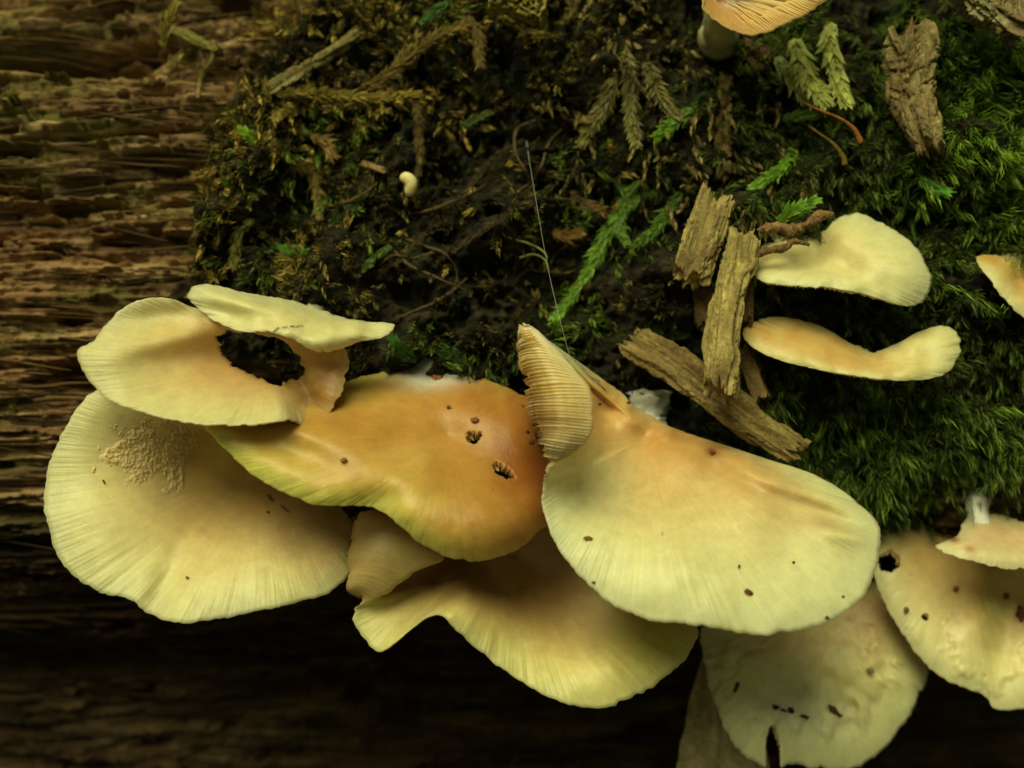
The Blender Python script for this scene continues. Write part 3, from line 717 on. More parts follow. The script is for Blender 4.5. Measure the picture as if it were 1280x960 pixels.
# shaded wavy cap below
m = mushroom('tan wavy mushroom tucked in shade below the orange one', (640, 650, -40))
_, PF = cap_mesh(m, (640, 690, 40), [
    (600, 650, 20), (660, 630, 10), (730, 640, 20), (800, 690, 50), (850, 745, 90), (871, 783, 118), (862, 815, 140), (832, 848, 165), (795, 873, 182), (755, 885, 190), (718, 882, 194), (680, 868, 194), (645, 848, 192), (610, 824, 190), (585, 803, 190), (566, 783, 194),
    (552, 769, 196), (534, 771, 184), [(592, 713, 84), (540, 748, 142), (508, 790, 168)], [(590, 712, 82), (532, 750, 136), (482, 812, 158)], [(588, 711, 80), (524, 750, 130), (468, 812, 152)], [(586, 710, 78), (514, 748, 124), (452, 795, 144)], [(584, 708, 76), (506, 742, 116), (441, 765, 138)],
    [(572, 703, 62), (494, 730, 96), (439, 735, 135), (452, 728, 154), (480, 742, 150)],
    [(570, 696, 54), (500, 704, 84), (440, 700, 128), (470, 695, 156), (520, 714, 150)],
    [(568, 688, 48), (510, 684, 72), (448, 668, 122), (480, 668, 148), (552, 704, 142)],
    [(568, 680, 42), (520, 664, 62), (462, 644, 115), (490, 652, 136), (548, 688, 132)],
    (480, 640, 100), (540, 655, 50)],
    G=210, NV=44, bulge=12, thick=9, gd=2, gshow=False, kc=(70, 2), cin=(0.40, 0.23, 0.08), cout=(0.80, 0.68, 0.27), cpow=1.5, stri=1.0, wave=2,  # brown flesh, darkened further inside to paint in shade from caps above
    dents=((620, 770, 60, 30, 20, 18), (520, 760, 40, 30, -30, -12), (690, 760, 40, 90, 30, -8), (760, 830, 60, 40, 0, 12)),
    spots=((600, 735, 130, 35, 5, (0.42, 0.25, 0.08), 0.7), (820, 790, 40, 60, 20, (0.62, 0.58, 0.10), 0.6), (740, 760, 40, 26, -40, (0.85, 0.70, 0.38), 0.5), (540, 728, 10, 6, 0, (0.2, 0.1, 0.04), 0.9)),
    seed=6, gcol=(0.50, 0.34, 0.14))  # underside brown also carries the dimness of the shaded flap
stipe(m, [(640, 705, 20), (640, 680, -30), (640, 665, surf1(640, 665) - 20)], [20, 22, 30], seed=6)

# lower-right mottled cap with a slit
m = mushroom('pale mottled mushroom with dark specks and a slit in its rim', (1040, 730, -60))
_, PG_ = cap_mesh(m, (1030, 770, -70), [
    (960, 730, -90), (1020, 715, -105), (1080, 720, -100), (1130, 760, -70), (1155, 810, -45), (1160, 842, -30), (1150, 872, -18), (1125, 912, -4), (1095, 945, 6), (1060, 962, 10), (1020, 962, 12), (990, 955, 12), (970, 962, 14), (942, 953, 16), (925, 940, 14), (905, 908, 6),
    (888, 865, -6), (879, 820, -22), (877, 785, -40), (905, 750, -70)],
    G=150, NV=36, bulge=12, thick=9, gd=7, cin=(0.80, 0.66, 0.33), cout=(0.84, 0.76, 0.38), stri=0.7, wave=2,
    holes=((967, 953, 46, 9, 86, 0.05),), NU=420, bumps=((1000, 850, 110, 60, 0, 9, 26),), dents=((1060, 830, 60, 40, 20, 10), (960, 870, 20, 30, 0, -6)),
    spots=((990, 880, 70, 40, 0, (0.88, 0.88, 0.62), 1.0), (930, 850, 40, 30, 0, (0.74, 0.68, 0.26), 0.6), (1060, 850, 60, 40, 0, (0.76, 0.68, 0.26), 0.7), 
           (1090, 760, 50, 40, 20, (0.50, 0.30, 0.13), 0.8), (960, 800, 70, 20, 0, (0.62, 0.42, 0.18), 0.5), (1005, 860, 20, 14, 0, (0.55, 0.56, 0.34), 0.6)),
    seed=7)
specks(m, PG_, [(970, 884, 5, 3, 10, DK), (989, 888, 5, 4, 60, DK), (1006, 896, 6, 2.4, 15, DK), (980, 888, 6, 1.8, 15, (0.12, 0.08, 0.05)), (1043, 888, 11, 3.5, 42, (0.1, 0.05, 0.02)), (921, 858, 3.5, 7, 20, (0.1, 0.07, 0.03)), (1088, 838, 5, 3, 20, (0.3, 0.29, 0.18))], 5, 9)
stipe(m, [(1030, 790, -85), (1035, 770, -110), (1038, 755, surf1(1038, 755) - 20)], [18, 20, 28], seed=7)

# right-hand cap
m = mushroom('blotchy cream mushroom with round worm holes below the moss bank', (1190, 660, -60))
_, PH = cap_mesh(m, (1205, 690, -55), [
    (1180, 656, -80), (1230, 650, -90), (1300, 660, -70), (1370, 700, -40), (1400, 760, -10), (1390, 830, 20), (1340, 875, 38), (1290, 885, 42), (1244, 887, 42), (1233, 872, 38), (1200, 858, 34), (1165, 838, 28), (1138, 808, 18), (1118, 775, 6), (1100, 742, -6), (1092, 718, -16), (1090, 690, -30), (1100, 662, -50), (1140, 655, -68)],
    G=150, NV=72, NU=360, bulge=12, thick=9, gd=7, cin=(0.60, 0.40, 0.16), cout=(0.83, 0.71, 0.36), cpow=0.9, stri=0.7, wave=2,
    bumps=((1235, 800, 50, 60, 0, 5, 34),), dents=((1260, 780, 20, 90, 10, -12), (1220, 770, 20, 80, 10, 8)),
    holes=((1110, 702, 14, 13, 0, 0.15), (1157, 771, 5, 4.5, 0, 0.1)),
    spots=((1150, 690, 50, 30, 20, (0.62, 0.40, 0.12), 0.6), (1240, 760, 20, 80, 0, (0.60, 0.54, 0.16), 0.6), (1200, 790, 16, 14, 0, (0.86, 0.72, 0.46), 0.8), (1280, 765, 10, 14, 0, (0.12, 0.04, 0.02), 1.2)),
    seed=8)
specks(m, PH, [(1133, 762, 3, 4, 0, (0.15, 0.11, 0.05)), (1195, 735, 4, 4, 0, (0.28, 0.12, 0.03)), (1258, 745, 3, 5, 0, (0.2, 0.15, 0.06)), (1276, 768, 6, 10, 0, (0.12, 0.04, 0.02))], 6, 3)
stipe(m, [(1210, 710, -65), (1206, 690, -80), (1202, 678, surf1(1202, 678) - 20)], [18, 20, 28], seed=8)

m = mushroom('small pinkish cream mushroom with white stalk above the blotchy one', (1222, 622, -40))
cap_mesh(m, (1255, 668, 35), [
    (1205, 650, 10), (1222, 641, 0), (1260, 646, 0), (1310, 664, 20), (1345, 700, 50), (1320, 716, 68), (1285, 714, 76), (1250, 710, 80), (1220, 703, 78), (1192, 695, 70), (1170, 684, 60), (1182, 676, 45), (1198, 668, 30)],
    G=90, NV=28, bulge=12, thick=8, gd=6, cin=(0.72, 0.52, 0.28), cout=(0.82, 0.70, 0.38), stri=0.6,
    spots=((1192, 674, 7, 5, 0, (0.4, 0.16, 0.07), 1.2), (1212, 686, 6, 5, 0, (0.5, 0.25, 0.12), 1), (1230, 660, 30, 10, 10, (0.68, 0.44, 0.25), 0.6)), seed=9)
stipe(m, [(1228, 662, 20), (1222, 640, 5), (1222, 625, -10), (1228, 615, surf1(1228, 615) - 15)], [13, 13, 16, 18], (0.86, 0.86, 0.78), seed=9)

# upper shelf on the right
m = mushroom('pale cream shelf mushroom half covered by twig and moss', (985, 310, -20))
cap_mesh(m, (1020, 322, 70), [
    (960, 300, 30), (1000, 288, 20), (1028, 289, 30), (1046, 273, 42), (1070, 267, 50), (1095, 275, 65), (1125, 292, 85), (1150, 315, 100), (1164, 340, 112), (1163, 362, 120), (1152, 378, 126), (1132, 383, 130), (1105, 375, 132), (1075, 366, 132), (1040, 360, 130), (1005, 358, 126), (975, 356, 120), (952, 352, 112), (944, 344, 100), (945, 325, 65)],
    G=120, NV=36, bulge=22, thick=6, gd=10, gtap=0.1, fmin=0.8, cin=(0.82, 0.70, 0.33), cout=(0.86, 0.78, 0.40), stri=0.5,
    dents=((1100, 330, 60, 24, 20, 10), (1000, 335, 40, 14, 0, -8)), spots=((1050, 300, 40, 14, 30, (0.72, 0.55, 0.22), 0.5), (958, 322, 16, 16, 0, (0.68, 0.5, 0.2), 0.6)), seed=10)
stipe(m, [(1020, 335, 55), (1005, 328, 10), (995, 320, surf1(995, 320) - 15)], [12, 15, 24], seed=10)

m = mushroom('tan to cream shelf mushroom curving up at its right end', (1010, 410, -20))
cap_mesh(m, (1085, 457, 120), [
    (945, 400, 70), (975, 396, 62), (1010, 402, 60), (1035, 412, 62), (1055, 424, 68), (1075, 434, 75), (1095, 438, 80), (1120, 430, 84), (1150, 414, 88), (1178, 407, 94), (1196, 416, 102), (1201, 436, 114), (1194, 456, 124), (1178, 469, 130), (1150, 475, 134), (1115, 475, 136), (1080, 471, 136), (1045, 466, 134), (1010, 459, 130), (975, 450, 124), (945, 437, 114), (929, 421, 100), (932, 408, 84)],
    G=130, NV=36, bulge=10, thick=6, gd=6, gtap=0.3, fmin=0.7, cin=(0.70, 0.45, 0.15), cout=(0.84, 0.72, 0.34), stri=0.5,
    dents=((1100, 446, 40, 12, 0, -10), (1160, 440, 30, 20, 0, -6)), spots=((970, 415, 70, 24, 10, (0.62, 0.34, 0.09), 0.8), (1050, 425, 40, 10, 20, (0.62, 0.38, 0.1), 0.6), (1150, 440, 60, 40, 0, (0.84, 0.74, 0.36), 0.7)), seed=11)
stipe(m, [(1025, 444, 80), (1008, 432, 25), (1006, 428, surf1(1006, 428) - 15)], [11, 14, 22], seed=11)

m = mushroom('small cream mushroom tip with orange edge beside the moss', (1290, 330, -20))
cap_mesh(m, (1275, 345, 60), [
    (1221, 322, 70), (1245, 318, 50), (1285, 318, 35), (1330, 335, 50), (1350, 370, 80), (1330, 405, 100), (1300, 405, 105), (1275, 393, 104), (1255, 373, 100), (1236, 348, 90)],
    G=70, NV=26, bulge=12, thick=8, gd=7, cin=(0.70, 0.43, 0.14), cout=(0.84, 0.73, 0.36), spots=((1235, 322, 28, 10, 10, (0.68, 0.36, 0.09), 0.8),), seed=12)
stipe(m, [(1288, 360, 45), (1298, 355, 10), (1303, 350, surf1(1303, 350) - 15)], [10, 14, 22], seed=12)

# underside of a cap at the top
m = mushroom('mushroom seen from below with orange gills and white stalk base', (895, 40, 0))
cap_mesh(m, (892, 0, 92), [
    (880, -30, 105), (920, -50, 100), (980, -55, 100), (1030, -30, 102), (1040, -6, 106), (1022, 8, 112), (1000, 22, 118), (970, 36, 122), (945, 44, 124), (925, 42, 122), (900, 30, 116), (878, 8, 110)],
    G=110, NV=30, bulge=-16, thick=8, gd=9, face=-1, cin=(0.60, 0.34, 0.11), cout=(0.64, 0.42, 0.17), seed=13, gcol=(0.58, 0.29, 0.09))
stipe(m, [(894, -12, 66), (896, 12, 66), (898, 34, 40), (899, 48, surf1(899, 48) - 10)], [13, 17, 20, 26], (0.42, 0.40, 0.22), seed=13)

# tiny button
m = empty('mushroom_button', W(UPJ(np.array([507, 236, surf1(507, 236)]))), 'tiny pale yellow mushroom button in the dark moss', 'mushroom')
z0 = surf1(507, 233)
V, F = tube(crom([(502, 225, z0 + 24), (508, 222, z0 + 30), (514, 228, z0 + 31), (513, 237, z0 + 28), (509, 243, z0 + 22)], 20), 7.5 * np.sqrt(np.maximum(0.03, 1 - np.linspace(-1, 1, 20) ** 4)), 18, 3, 0.05)
mk('cap', V, F, M_WHITE, m, cols=np.tile([0.82, 0.72, 0.36], (len(V), 1)))
stipe(m, [(510, 232, z0 + 26), (509, 234, z0 - 8)], [3.5, 4.5], seed=14)

# ------------------------------------------------------------------ wood chips
def chip(name, label, cat, p0, p1, w, t, c=(0.34, 0.26, 0.105), seed=0, jag=0.12, groove=0.16, nl=110, na=110, group='crumbling wood chips lying on the moss', taper=(1, 1), roll=0.0, pit=0.05):
    r = np.random.default_rng(seed + 50)
    jag = jag * 1.5
    A, B = UPJ(np.array(p0, float)), UPJ(np.array(p1, float))
    L = np.linalg.norm(B - A); T = (B - A) / L
    sd = np.cross(T, [0, 0, 1.0]); sd /= np.linalg.norm(sd); nr = np.cross(sd, T)
    c_, s_ = math.cos(roll), math.sin(roll)
    sd, nr = sd * c_ + nr * s_, nr * c_ - sd * s_
    a = np.linspace(0, 2 * np.pi, na, endpoint=False); l = np.linspace(0, 1, nl)
    AA, LL = np.meshgrid(a, l, indexing='xy')
    e = 0.62
    cx = np.sign(np.cos(AA)) * np.abs(np.cos(AA)) ** e; cy = np.sign(np.sin(AA)) * np.abs(np.sin(AA)) ** e
    # jagged ends: every fibre stops at its own length
    ex = cx * w / 2; ey = cy * t / 2
    e0 = (terrace(vn(ex / 6 + seed * 9, ey / 6 + 3, 1), 4, 0.5) - 0.4) * jag * L + (vn(ex / 2.5 + seed, ey / 2.5, 2) - 0.5) * jag * L * 0.4
    e1 = (terrace(vn(ex / 6 + seed * 9 + 50, ey / 6 + 13, 3), 4, 0.5) - 0.4) * jag * L + (vn(ex / 2.5 + 80, ey / 2.5 + seed, 4) - 0.5) * jag * L * 0.4
    pos = e0 * (1 - LL) + (L - e1) * LL
    wid = taper[0] + (taper[1] - taper[0]) * LL
    per = (w + t) * 0.9
    arc = AA / (2 * np.pi) * per
    seam = np.minimum(AA, 2 * np.pi - AA); arc2 = seam / np.pi * per
    groove = groove * 1.7
    g = 1 - groove * 2.2 * np.abs(fbm(pos / 70 + seed, arc / 4.2 + seed * 5, 3, 2) - 0.5) - groove * ss(0.5, 0.66, fbm(pos / 110 + seed * 2, arc / 9 + 8, 2, 5)) \
          - pit * 1.6 * ss(0.52, 0.7, fbm(pos / 5 + seed, arc2 / 5, 2, 6)) + groove * 1.1 * (terrace(fbm(pos / 130 + seed, arc2 / 22 + 4, 2, 4), 5, 0.7) - 0.5)
    rg = 1 - np.abs(2 * fbm(pos / 160 + seed * 4, arc / 3.4 + seed, 2, 7) - 1)
    g = g - 0.26 * rg ** 4 * ss(0.3, 0.5, fbm(pos / 30 + seed, arc / 10, 2, 0))
    g = g * (1 + 0.16 * (fbm(pos / 36 + 7 * seed, arc2 / 60, 2, 1) - 0.5))
    bend = (fbm(LL * 1.5 + seed * 3, 0 * LL, 2, 3) - 0.5) * w * 0.35
    V = A + pos[..., None] * T + ((cx * g * w / 2 * wid + bend)[..., None]) * sd + (cy * g * t / 2 * wid)[..., None] * nr
    I = np.arange(nl * na).reshape(nl, na); J = np.roll(I, -1, 1)
    F = np.stack([I[:-1], J[:-1], J[1:], I[1:]], -1).reshape(-1, 4)
    # end faces as two inset rings so the ends stay rough
    V = V.reshape(-1, 3); Fs = [F]; k = len(V)
    ext = []
    for side, row in ((0, V[I[0]]), (1, V[I[-1]])):
        cen = row.mean(0); prev = I[0] if side == 0 else I[-1]
        for q in (0.8, 0.6, 0.4, 0.2):
            ring = cen + (row - cen) * q
            n2 = (vn((ring @ sd) / 3.5 + seed, (ring @ nr) / 3.5 + 5, 3) - 0.5) * jag * L * 0.7
            ring = ring + n2[:, None] * T
            ext.append(ring); cur = np.arange(k, k + na); k += na
            pj, cj = np.roll(prev, -1), np.roll(cur, -1)
            Fs.append(np.stack([prev, cur, cj, pj] if side == 0 else [prev, pj, cj, cur], -1)); prev = cur
        ext.append(cen[None]); pj = np.roll(prev, -1)
        Fs.append(np.stack([prev, np.full(na, k), pj] if side == 0 else [prev, pj, np.full(na, k)], -1)); k += 1
    V = np.vstack([V] + ext)
    c = np.array(c)
    lx = V @ T; ly = V @ sd; lz = V @ nr
    t1 = fbm(lx / 50 + seed, ly / 4 + lz / 4, 3, 4)[:, None]; t2 = fbm(lx / 22 + 9, ly / 16 + seed, 3, 5)[:, None]
    C = c * (0.35 + 1.25 * t1); C = C * (1 - 0.45 * (1 - np.abs(2 * fbm(lx / 120 + seed, ly / 3.0, 2, 3) - 1))[:, None] ** 4); C = C + (np.array([0.20, 0.115, 0.05]) - C) * 0.5 * ss(0.5, 0.68, t2)
    q4 = [f for f in Fs if f.shape[1] == 4]; q3 = [f for f in Fs if f.shape[1] == 3]
    o = mk(name, V, [np.vstack(q4), np.vstack(q3)], M_CHIP, None, cols=C, base=A + (B - A) * 0.5)
    return tag(o, label, cat, group)
KH = (0.47, 0.38, 0.14)
chip('wood_chip', 'short blocky khaki wood chip standing above the long splinter', 'wood chip', (896, 252, 78), (866, 346, 98), 52, 34, KH, 1, 0.2, 0.16)
chip('wood_chip', 'upright khaki wood chip crossing over the slanted splinter', 'wood chip', (924, 300, 96), (901, 488, 150), 46, 40, KH, 2, 0.10, 0.15)
chip('wood_chip', 'long slanted brown wood splinter touching the large cream mushroom', 'wood chip', (796, 422, 60), (994, 562, 108), 52, 28, (0.30, 0.225, 0.085), 3, 0.08, 0.17, nl=130)
chip('wood_chip', 'small brown wood chip behind the upright chip', 'wood chip', (926, 440, 66), (950, 498, 84), 28, 20, (0.24, 0.17, 0.065), 4, 0.14, 0.16, nl=50, na=48)
chip('wood_chip', 'thin dark sliver of wood along the upright chip', 'wood chip', (940, 325, 76), (934, 398, 92), 15, 14, (0.20, 0.14, 0.055), 5, 0.14, 0.18, nl=50, na=40)
chip('wood_chip', 'dark wood piece under the short blocky chip', 'wood chip', (876, 335, 52), (884, 408, 62), 30, 26, (0.14, 0.095, 0.042), 6, 0.2, 0.18, nl=50, na=48)
chip('wood_chip', 'grainy grey brown wood chip against the bright moss cushion', 'wood chip', (1124, 50, 62), (1158, 180, 84), 76, 46, (0.36, 0.285, 0.125), 7, 0.22, 0.2, taper=(1.1, 0.66), pit=0.16)
chip('wood_chip', 'pale weathered wood lump above the bright moss cushion', 'wood chip', (1186, -26, 70), (1276, 34, 80), 76, 50, (0.40, 0.36, 0.18), 8, 0.14, 0.2, pit=0.14)
chip('wood_lump', 'yellow green pitted wood lump at the top of the log', 'wood chip', (612, -10, 60), (684, 6, 60), 54, 44, (0.38, 0.34, 0.075), 9, 0.06, 0.06, pit=0.22, nl=60, na=60)
chip('wood_chip', 'tiny tan wood chip near the tiny mushroom button', 'wood chip', (452, 203, surf1(452, 203) + 10), (480, 214, surf1(480, 214) + 12), 9, 7, (0.36, 0.23, 0.10), 10, 0.1, 0.1, nl=30, na=24)
chip('wood_chip', 'flaky pale stick with bark peeling across the upper moss', 'stick', (336, 112, surf1(336, 112) + 16), (446, 44, surf1(446, 44) + 22), 24, 16, (0.33, 0.29, 0.115), 11, 0.1, 0.28, nl=90, na=48, pit=0.2)
chip('wood_chip', 'mossy greenish stick over the bare brown wood', 'stick', (212, 36, surf1(212, 36) + 20), (272, 62, surf1(272, 62) + 20), 16, 14, (0.20, 0.19, 0.05), 12, 0.1, 0.25, nl=60, na=36, pit=0.2)
chip('bark_crumb', 'crumbly hanging strip of brown bark above the short chip', 'bark', (908, 100, surf1(908, 100) + 18), (903, 222, surf1(903, 222) + 20), 26, 18, (0.34, 0.245, 0.10), 13, 0.1, 0.34, nl=90, na=48, pit=0.4)
chip('bark_crumb', 'brown bark crumb under the gilled mushroom', 'bark', (925, 62, surf1(925, 62) + 12), (962, 78, surf1(962, 78) + 12), 30, 22, (0.15, 0.085, 0.04), 14, 0.1, 0.34, nl=40, na=40, pit=0.4)

def twig(name, label, cat, pts, rad, c, seed=0, rough=0.45, group=None, n=120, mat=None, na=16):
    p = crom(pts, n); rr = np.interp(np.linspace(0, 1, n), np.linspace(0, 1, len(rad)), rad)
    V, F = tube(p, rr, na, seed, rough)
    cc = np.tile(np.array(c), (len(V), 1)) * (0.6 + 0.8 * fbm(V[:, 0] / 7 + seed, V[:, 1] / 7, 3, 3))[:, None]
    o = mk(name, V, F, mat or M_TWIG, None, cols=cc, base=UPJ(np.array(pts[0], float)))
    return tag(o, label, cat, group)
def sp(x, y, dz=6): return (x, y, surf1(x, y) + dz)
twig('twig', 'knobbly reddish brown twig lying across the cream shelf mushroom', 'twig', [(948, 288, 92), (968, 284, 104), (990, 288, 112), (1010, 280, 112), (1024, 270, 112), (1042, 268, 110)], [5, 6, 5, 8, 4.5, 6, 2], (0.27, 0.16, 0.07), 1, 0.7)
twig('twig', 'thin forked brown rootlet on the cream shelf mushroom', 'twig', [(940, 322, 104), (960, 313, 114), (980, 310, 120), (992, 302, 118), (1012, 306, 118)], [4, 3.5, 4, 3, 1.5], (0.20, 0.12, 0.05), 2, 0.6)
twig('rootlet', 'pale curved rootlet dangling from the greenish stick', 'twig', [(268, 52, surf1(268, 52) + 22), (265, 75, surf1(265, 75) + 18), (252, 96, surf1(252, 96) + 14), (247, 122, surf1(247, 122) + 8)], [4, 3.5, 3, 1.5], (0.26, 0.21, 0.075), 3, 0.3)
twig('moss_capsule_stalk', 'longer reddish moss capsule stalk arching over dark moss', 'moss stalk', [sp(992, 122, 20), (1020, 136, 60), (1050, 148, 68), (1068, 162, 66), (1076, 178, 62)], [1.6, 1.5, 1.5, 1.6, 4], (0.30, 0.12, 0.03), 4, 0.1, 'moss capsule stalks')
twig('moss_capsule_stalk', 'shorter brown moss capsule stalk hanging under the longer one', 'moss stalk', [sp(1000, 150, 12), (1020, 164, 40), (1042, 180, 50), (1054, 196, 48), (1056, 206, 46)], [1.4, 1.3, 1.3, 1.5, 3.6], (0.20, 0.13, 0.03), 5, 0.1, 'moss capsule stalks')

_r = np.random.default_rng(77)
for _k in range(12):
    _x, _y, _a = _r.uniform(450, 760), _r.uniform(110, 360), _r.uniform(0.3, 2.6)
    _p = []
    for _j in range(5):
        _p.append((_x, _y)); _a += _r.normal(0, 0.45); _x += 26 * math.cos(_a); _y += 26 * math.sin(_a)
    _p = [(q[0], q[1], surf1(*q) + 9 + 5 * math.sin(_k + 2 * j)) for j, q in enumerate(_p)]
    twig('rootlet', 'thin dark rootlet threading the black hollow around the silk thread', 'rootlet', _p, [1.2, 2.2, 1.8, 1.4, 0.8], (0.10, 0.07, 0.032), _k, 0.7, 'rootlets in the black hollow', 48, na=8)
# grass-like curls by the silk thread
twig('moss_tendril', 'longer pale green curled tendril in the dark hollow', 'tendril', [sp(645, 300, 6), (660, 304, 30), (676, 312, 36), (684, 322, 34), (680, 330, 28)], [1.3, 1.3, 1.2, 1, 0.7], (0.34, 0.38, 0.12), 6, 0.1, 'moss tendrils')
twig('moss_tendril', 'shorter pale green tendril curling below the longer one in the hollow', 'tendril', [sp(650, 322, 6), (668, 318, 26), (682, 326, 32), (686, 340, 26)], [1.3, 1.3, 1.1, 0.7], (0.28, 0.34, 0.10), 7, 0.1, 'moss tendrils')
twig('spider_thread', 'thin spider silk thread stretched down past the curled mushroom edge', 'spider thread', [sp(658, 176, 14), (664, 215, 70), (684, 330, 120), (700, 400, 150), (714, 452, 150)], [0.9, 0.25, 0.22, 0.25, 0.25], (0.6, 0.6, 0.5), 8, 0.05, n=40, mat=M_SILK, na=6)

# ------------------------------------------------------------------ moss
def leaves(P, Dr, L, Wd, nrm, curl, cols):
    """P bases (N,3), Dr unit directions, L lengths, Wd widths, nrm plane normals, curl bends tip along -nrm. 4-vert kite leaf, 2 quads -> (5 verts)"""
    side = np.cross(Dr, nrm); side /= np.maximum(np.linalg.norm(side, axis=1, keepdims=True), 1e-6)
    m1 = P + Dr * (L * 0.42)[:, None] + nrm * (curl * L * 0.10)[:, None]
    tip = P + Dr * L[:, None] - nrm * (curl * L * 0.25)[:, None]
    a = m1 + side * (Wd * 0.5)[:, None]; b = m1 - side * (Wd * 0.5)[:, None]
    N = len(P)
    mid = m1 + nrm * (-0.18 * Wd)[:, None]
    V = np.stack([P, a, mid, b, tip], 1).reshape(-1, 3)
    k = np.arange(N)[:, None] * 5
    F = np.vstack([k + np.array([0, 1, 2]), k + np.array([0, 2, 3]), k + np.array([1, 4, 2]), k + np.array([2, 4, 3])])
    C = np.repeat(cols, 5, axis=0).reshape(N, 5, 3)
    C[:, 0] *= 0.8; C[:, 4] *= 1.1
    return V, F, C.reshape(-1, 3)
def shoots(B, Dr, L, nleaf, ll, lw, color, seed, spread=0.7, droop=0.2, bend=None):
    """B,Dr: bases and directions (N,3). Returns V,F,C of all leaves (no stems; stems hidden by leaves)"""
    r = np.random.default_rng(seed); N = len(B)
    t = np.tile(np.linspace(0.05, 1.0, nleaf), N)
    i = np.repeat(np.arange(N), nleaf)
    bd = r.normal(0, 0.35, (N, 3)) if bend is None else bend
    P = B[i] + Dr[i] * (L[i] * t)[:, None] + bd[i] * (L[i] * t * t * 0.5)[:, None]
    tan = Dr[i] + bd[i] * t[:, None]; tan /= np.linalg.norm(tan, axis=1, keepdims=True)
    ph = r.uniform(0, 2 * np.pi, N)[i] + np.tile(np.arange(nleaf), N) * 2.4
    ref = np.array([0.3, 0.2, 0.93]); A = np.cross(tan, ref); A /= np.maximum(np.linalg.norm(A, axis=1, keepdims=True), 1e-6); Bn = np.cross(tan, A)
    rad = np.cos(ph)[:, None] * A + np.sin(ph)[:, None] * Bn
    s_ = spread * (1 - 0.5 * t)[:, None] * r.uniform(0.7, 1.3, (len(t), 1))
    d = tan + rad * s_ + np.array([0, -droop, 0]); d /= np.linalg.norm(d, axis=1, keepdims=True)
    nn = rad - d * np.sum(rad * d, 1, keepdims=True); nn /= np.maximum(np.linalg.norm(nn, axis=1, keepdims=True), 1e-6)
    l_ = ll * r.uniform(0.7, 1.3, len(t)) * (1 - 0.25 * t)
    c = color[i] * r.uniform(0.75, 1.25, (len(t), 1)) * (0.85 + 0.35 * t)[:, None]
    return leaves(P, d, l_, lw * r.uniform(0.8, 1.2, len(t)), nn, r.uniform(0.2, 1.2, len(t)), c)
def radial(px, py, z):
    q = UPJ(np.stack([px, py, z], -1))
    n_ = np.stack([0 * px, q[:, 1], q[:, 2] + R], -1); return q, n_ / np.linalg.norm(n_, axis=1, keepdims=True)
def moss_stuff(name, label, dens, N, L, nleaf, ll, lw, c1, c2, seed, spread, droop, tilt=(0, -0.3, 0), jit=0.5, mat=None, region=(-100, 1480, -120, 760)):
    r = np.random.default_rng(seed)
    x = r.uniform(region[0], region[1], N * 4); y = r.uniform(region[2], region[3], N * 4)
    d = dens(x, y); ok = r.random(len(x)) < d
    x, y = x[ok][:N], y[ok][:N]
    z = surf(x, y)
    q, n_ = radial(x, y, z)
    dr = n_ + np.array(tilt) + r.normal(0, jit, q.shape); dr /= np.linalg.norm(dr, axis=1, keepdims=True)
    Ls = L * r.uniform(0.5, 1.35, len(x))
    clump = fbm(x / 38 + seed, y / 38, 3, 2)
    mix = ss(0.35, 0.65, clump + r.normal(0, 0.08, len(x)))[:, None]
    colr = np.array(c1) + (np.array(c2) - np.array(c1)) * mix
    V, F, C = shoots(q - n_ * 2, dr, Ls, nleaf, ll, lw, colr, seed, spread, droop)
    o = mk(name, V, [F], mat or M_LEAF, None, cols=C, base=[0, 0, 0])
    tag(o, label, 'moss', kind='stuff')
    return o
def box(x, y, x0, x1, y0, y1, s=40): return ss(x0 - s, x0 + s, x) * ss(x1 + s, x1 - s, x) * ss(y0 - s, y0 + s, y) * ss(y1 + s, y1 - s, y)
patch = lambda x, y, k, a=0.45, b=0.6, s=60: ss(a, b, fbm(x / s + 3 * k, y / s, 3, k))
moss_stuff('dark_moss', 'dark green fine moss covering the right of the log', lambda x, y: ss(860, 1010, x) * moss_mask(x, y) * (0.35 + 0.65 * patch(x, y, 1)) * ss(0, 160, y + 60) , 7500, 24, 13, 18, 2.6, (0.055, 0.08, 0.018), (0.14, 0.20, 0.034), 21, 0.8, 0.35, (0, -0.5, 0))
moss_stuff('bright_moss', 'bright green hair moss cushion beside the grainy wood chip', lambda x, y: np.clip(gauss(x, y, 1235, 170, 85, 110) * 1.3 + 0.8 * gauss(x, y, 1150, 245, 30, 24) + 0.25 * gauss(x, y, 1120, 540, 120, 70), 0, 1) * patch(x, y, 3, 0.3, 0.45), 4000, 42, 16, 26, 1.5, (0.13, 0.24, 0.026), (0.27, 0.44, 0.05), 22, 0.55, 0.45, (0.1, -0.35, 0), 0.4)
moss_stuff('low_moss', 'deep green soft moss hanging below the shelf mushrooms', lambda x, y: np.clip(box(x, y, 960, 1500, 470, 640, 30), 0, 1) * moss_mask(x, y), 3000, 34, 14, 20, 1.6, (0.07, 0.12, 0.02), (0.14, 0.22, 0.032), 23, 0.6, 0.7, (0, -0.8, 0), 0.4)
moss_stuff('black_moss', 'black green stubble of old moss in the hollow', lambda x, y: moss_mask(x, y) * ss(1000, 860, x) * (0.25 + 0.75 * patch(x, y, 2, 0.4, 0.55, 45)), 6000, 13, 9, 8, 1.8, (0.02, 0.018, 0.010), (0.075, 0.066, 0.025), 24, 0.9, 0.1, (0, -0.2, 0), 0.7)
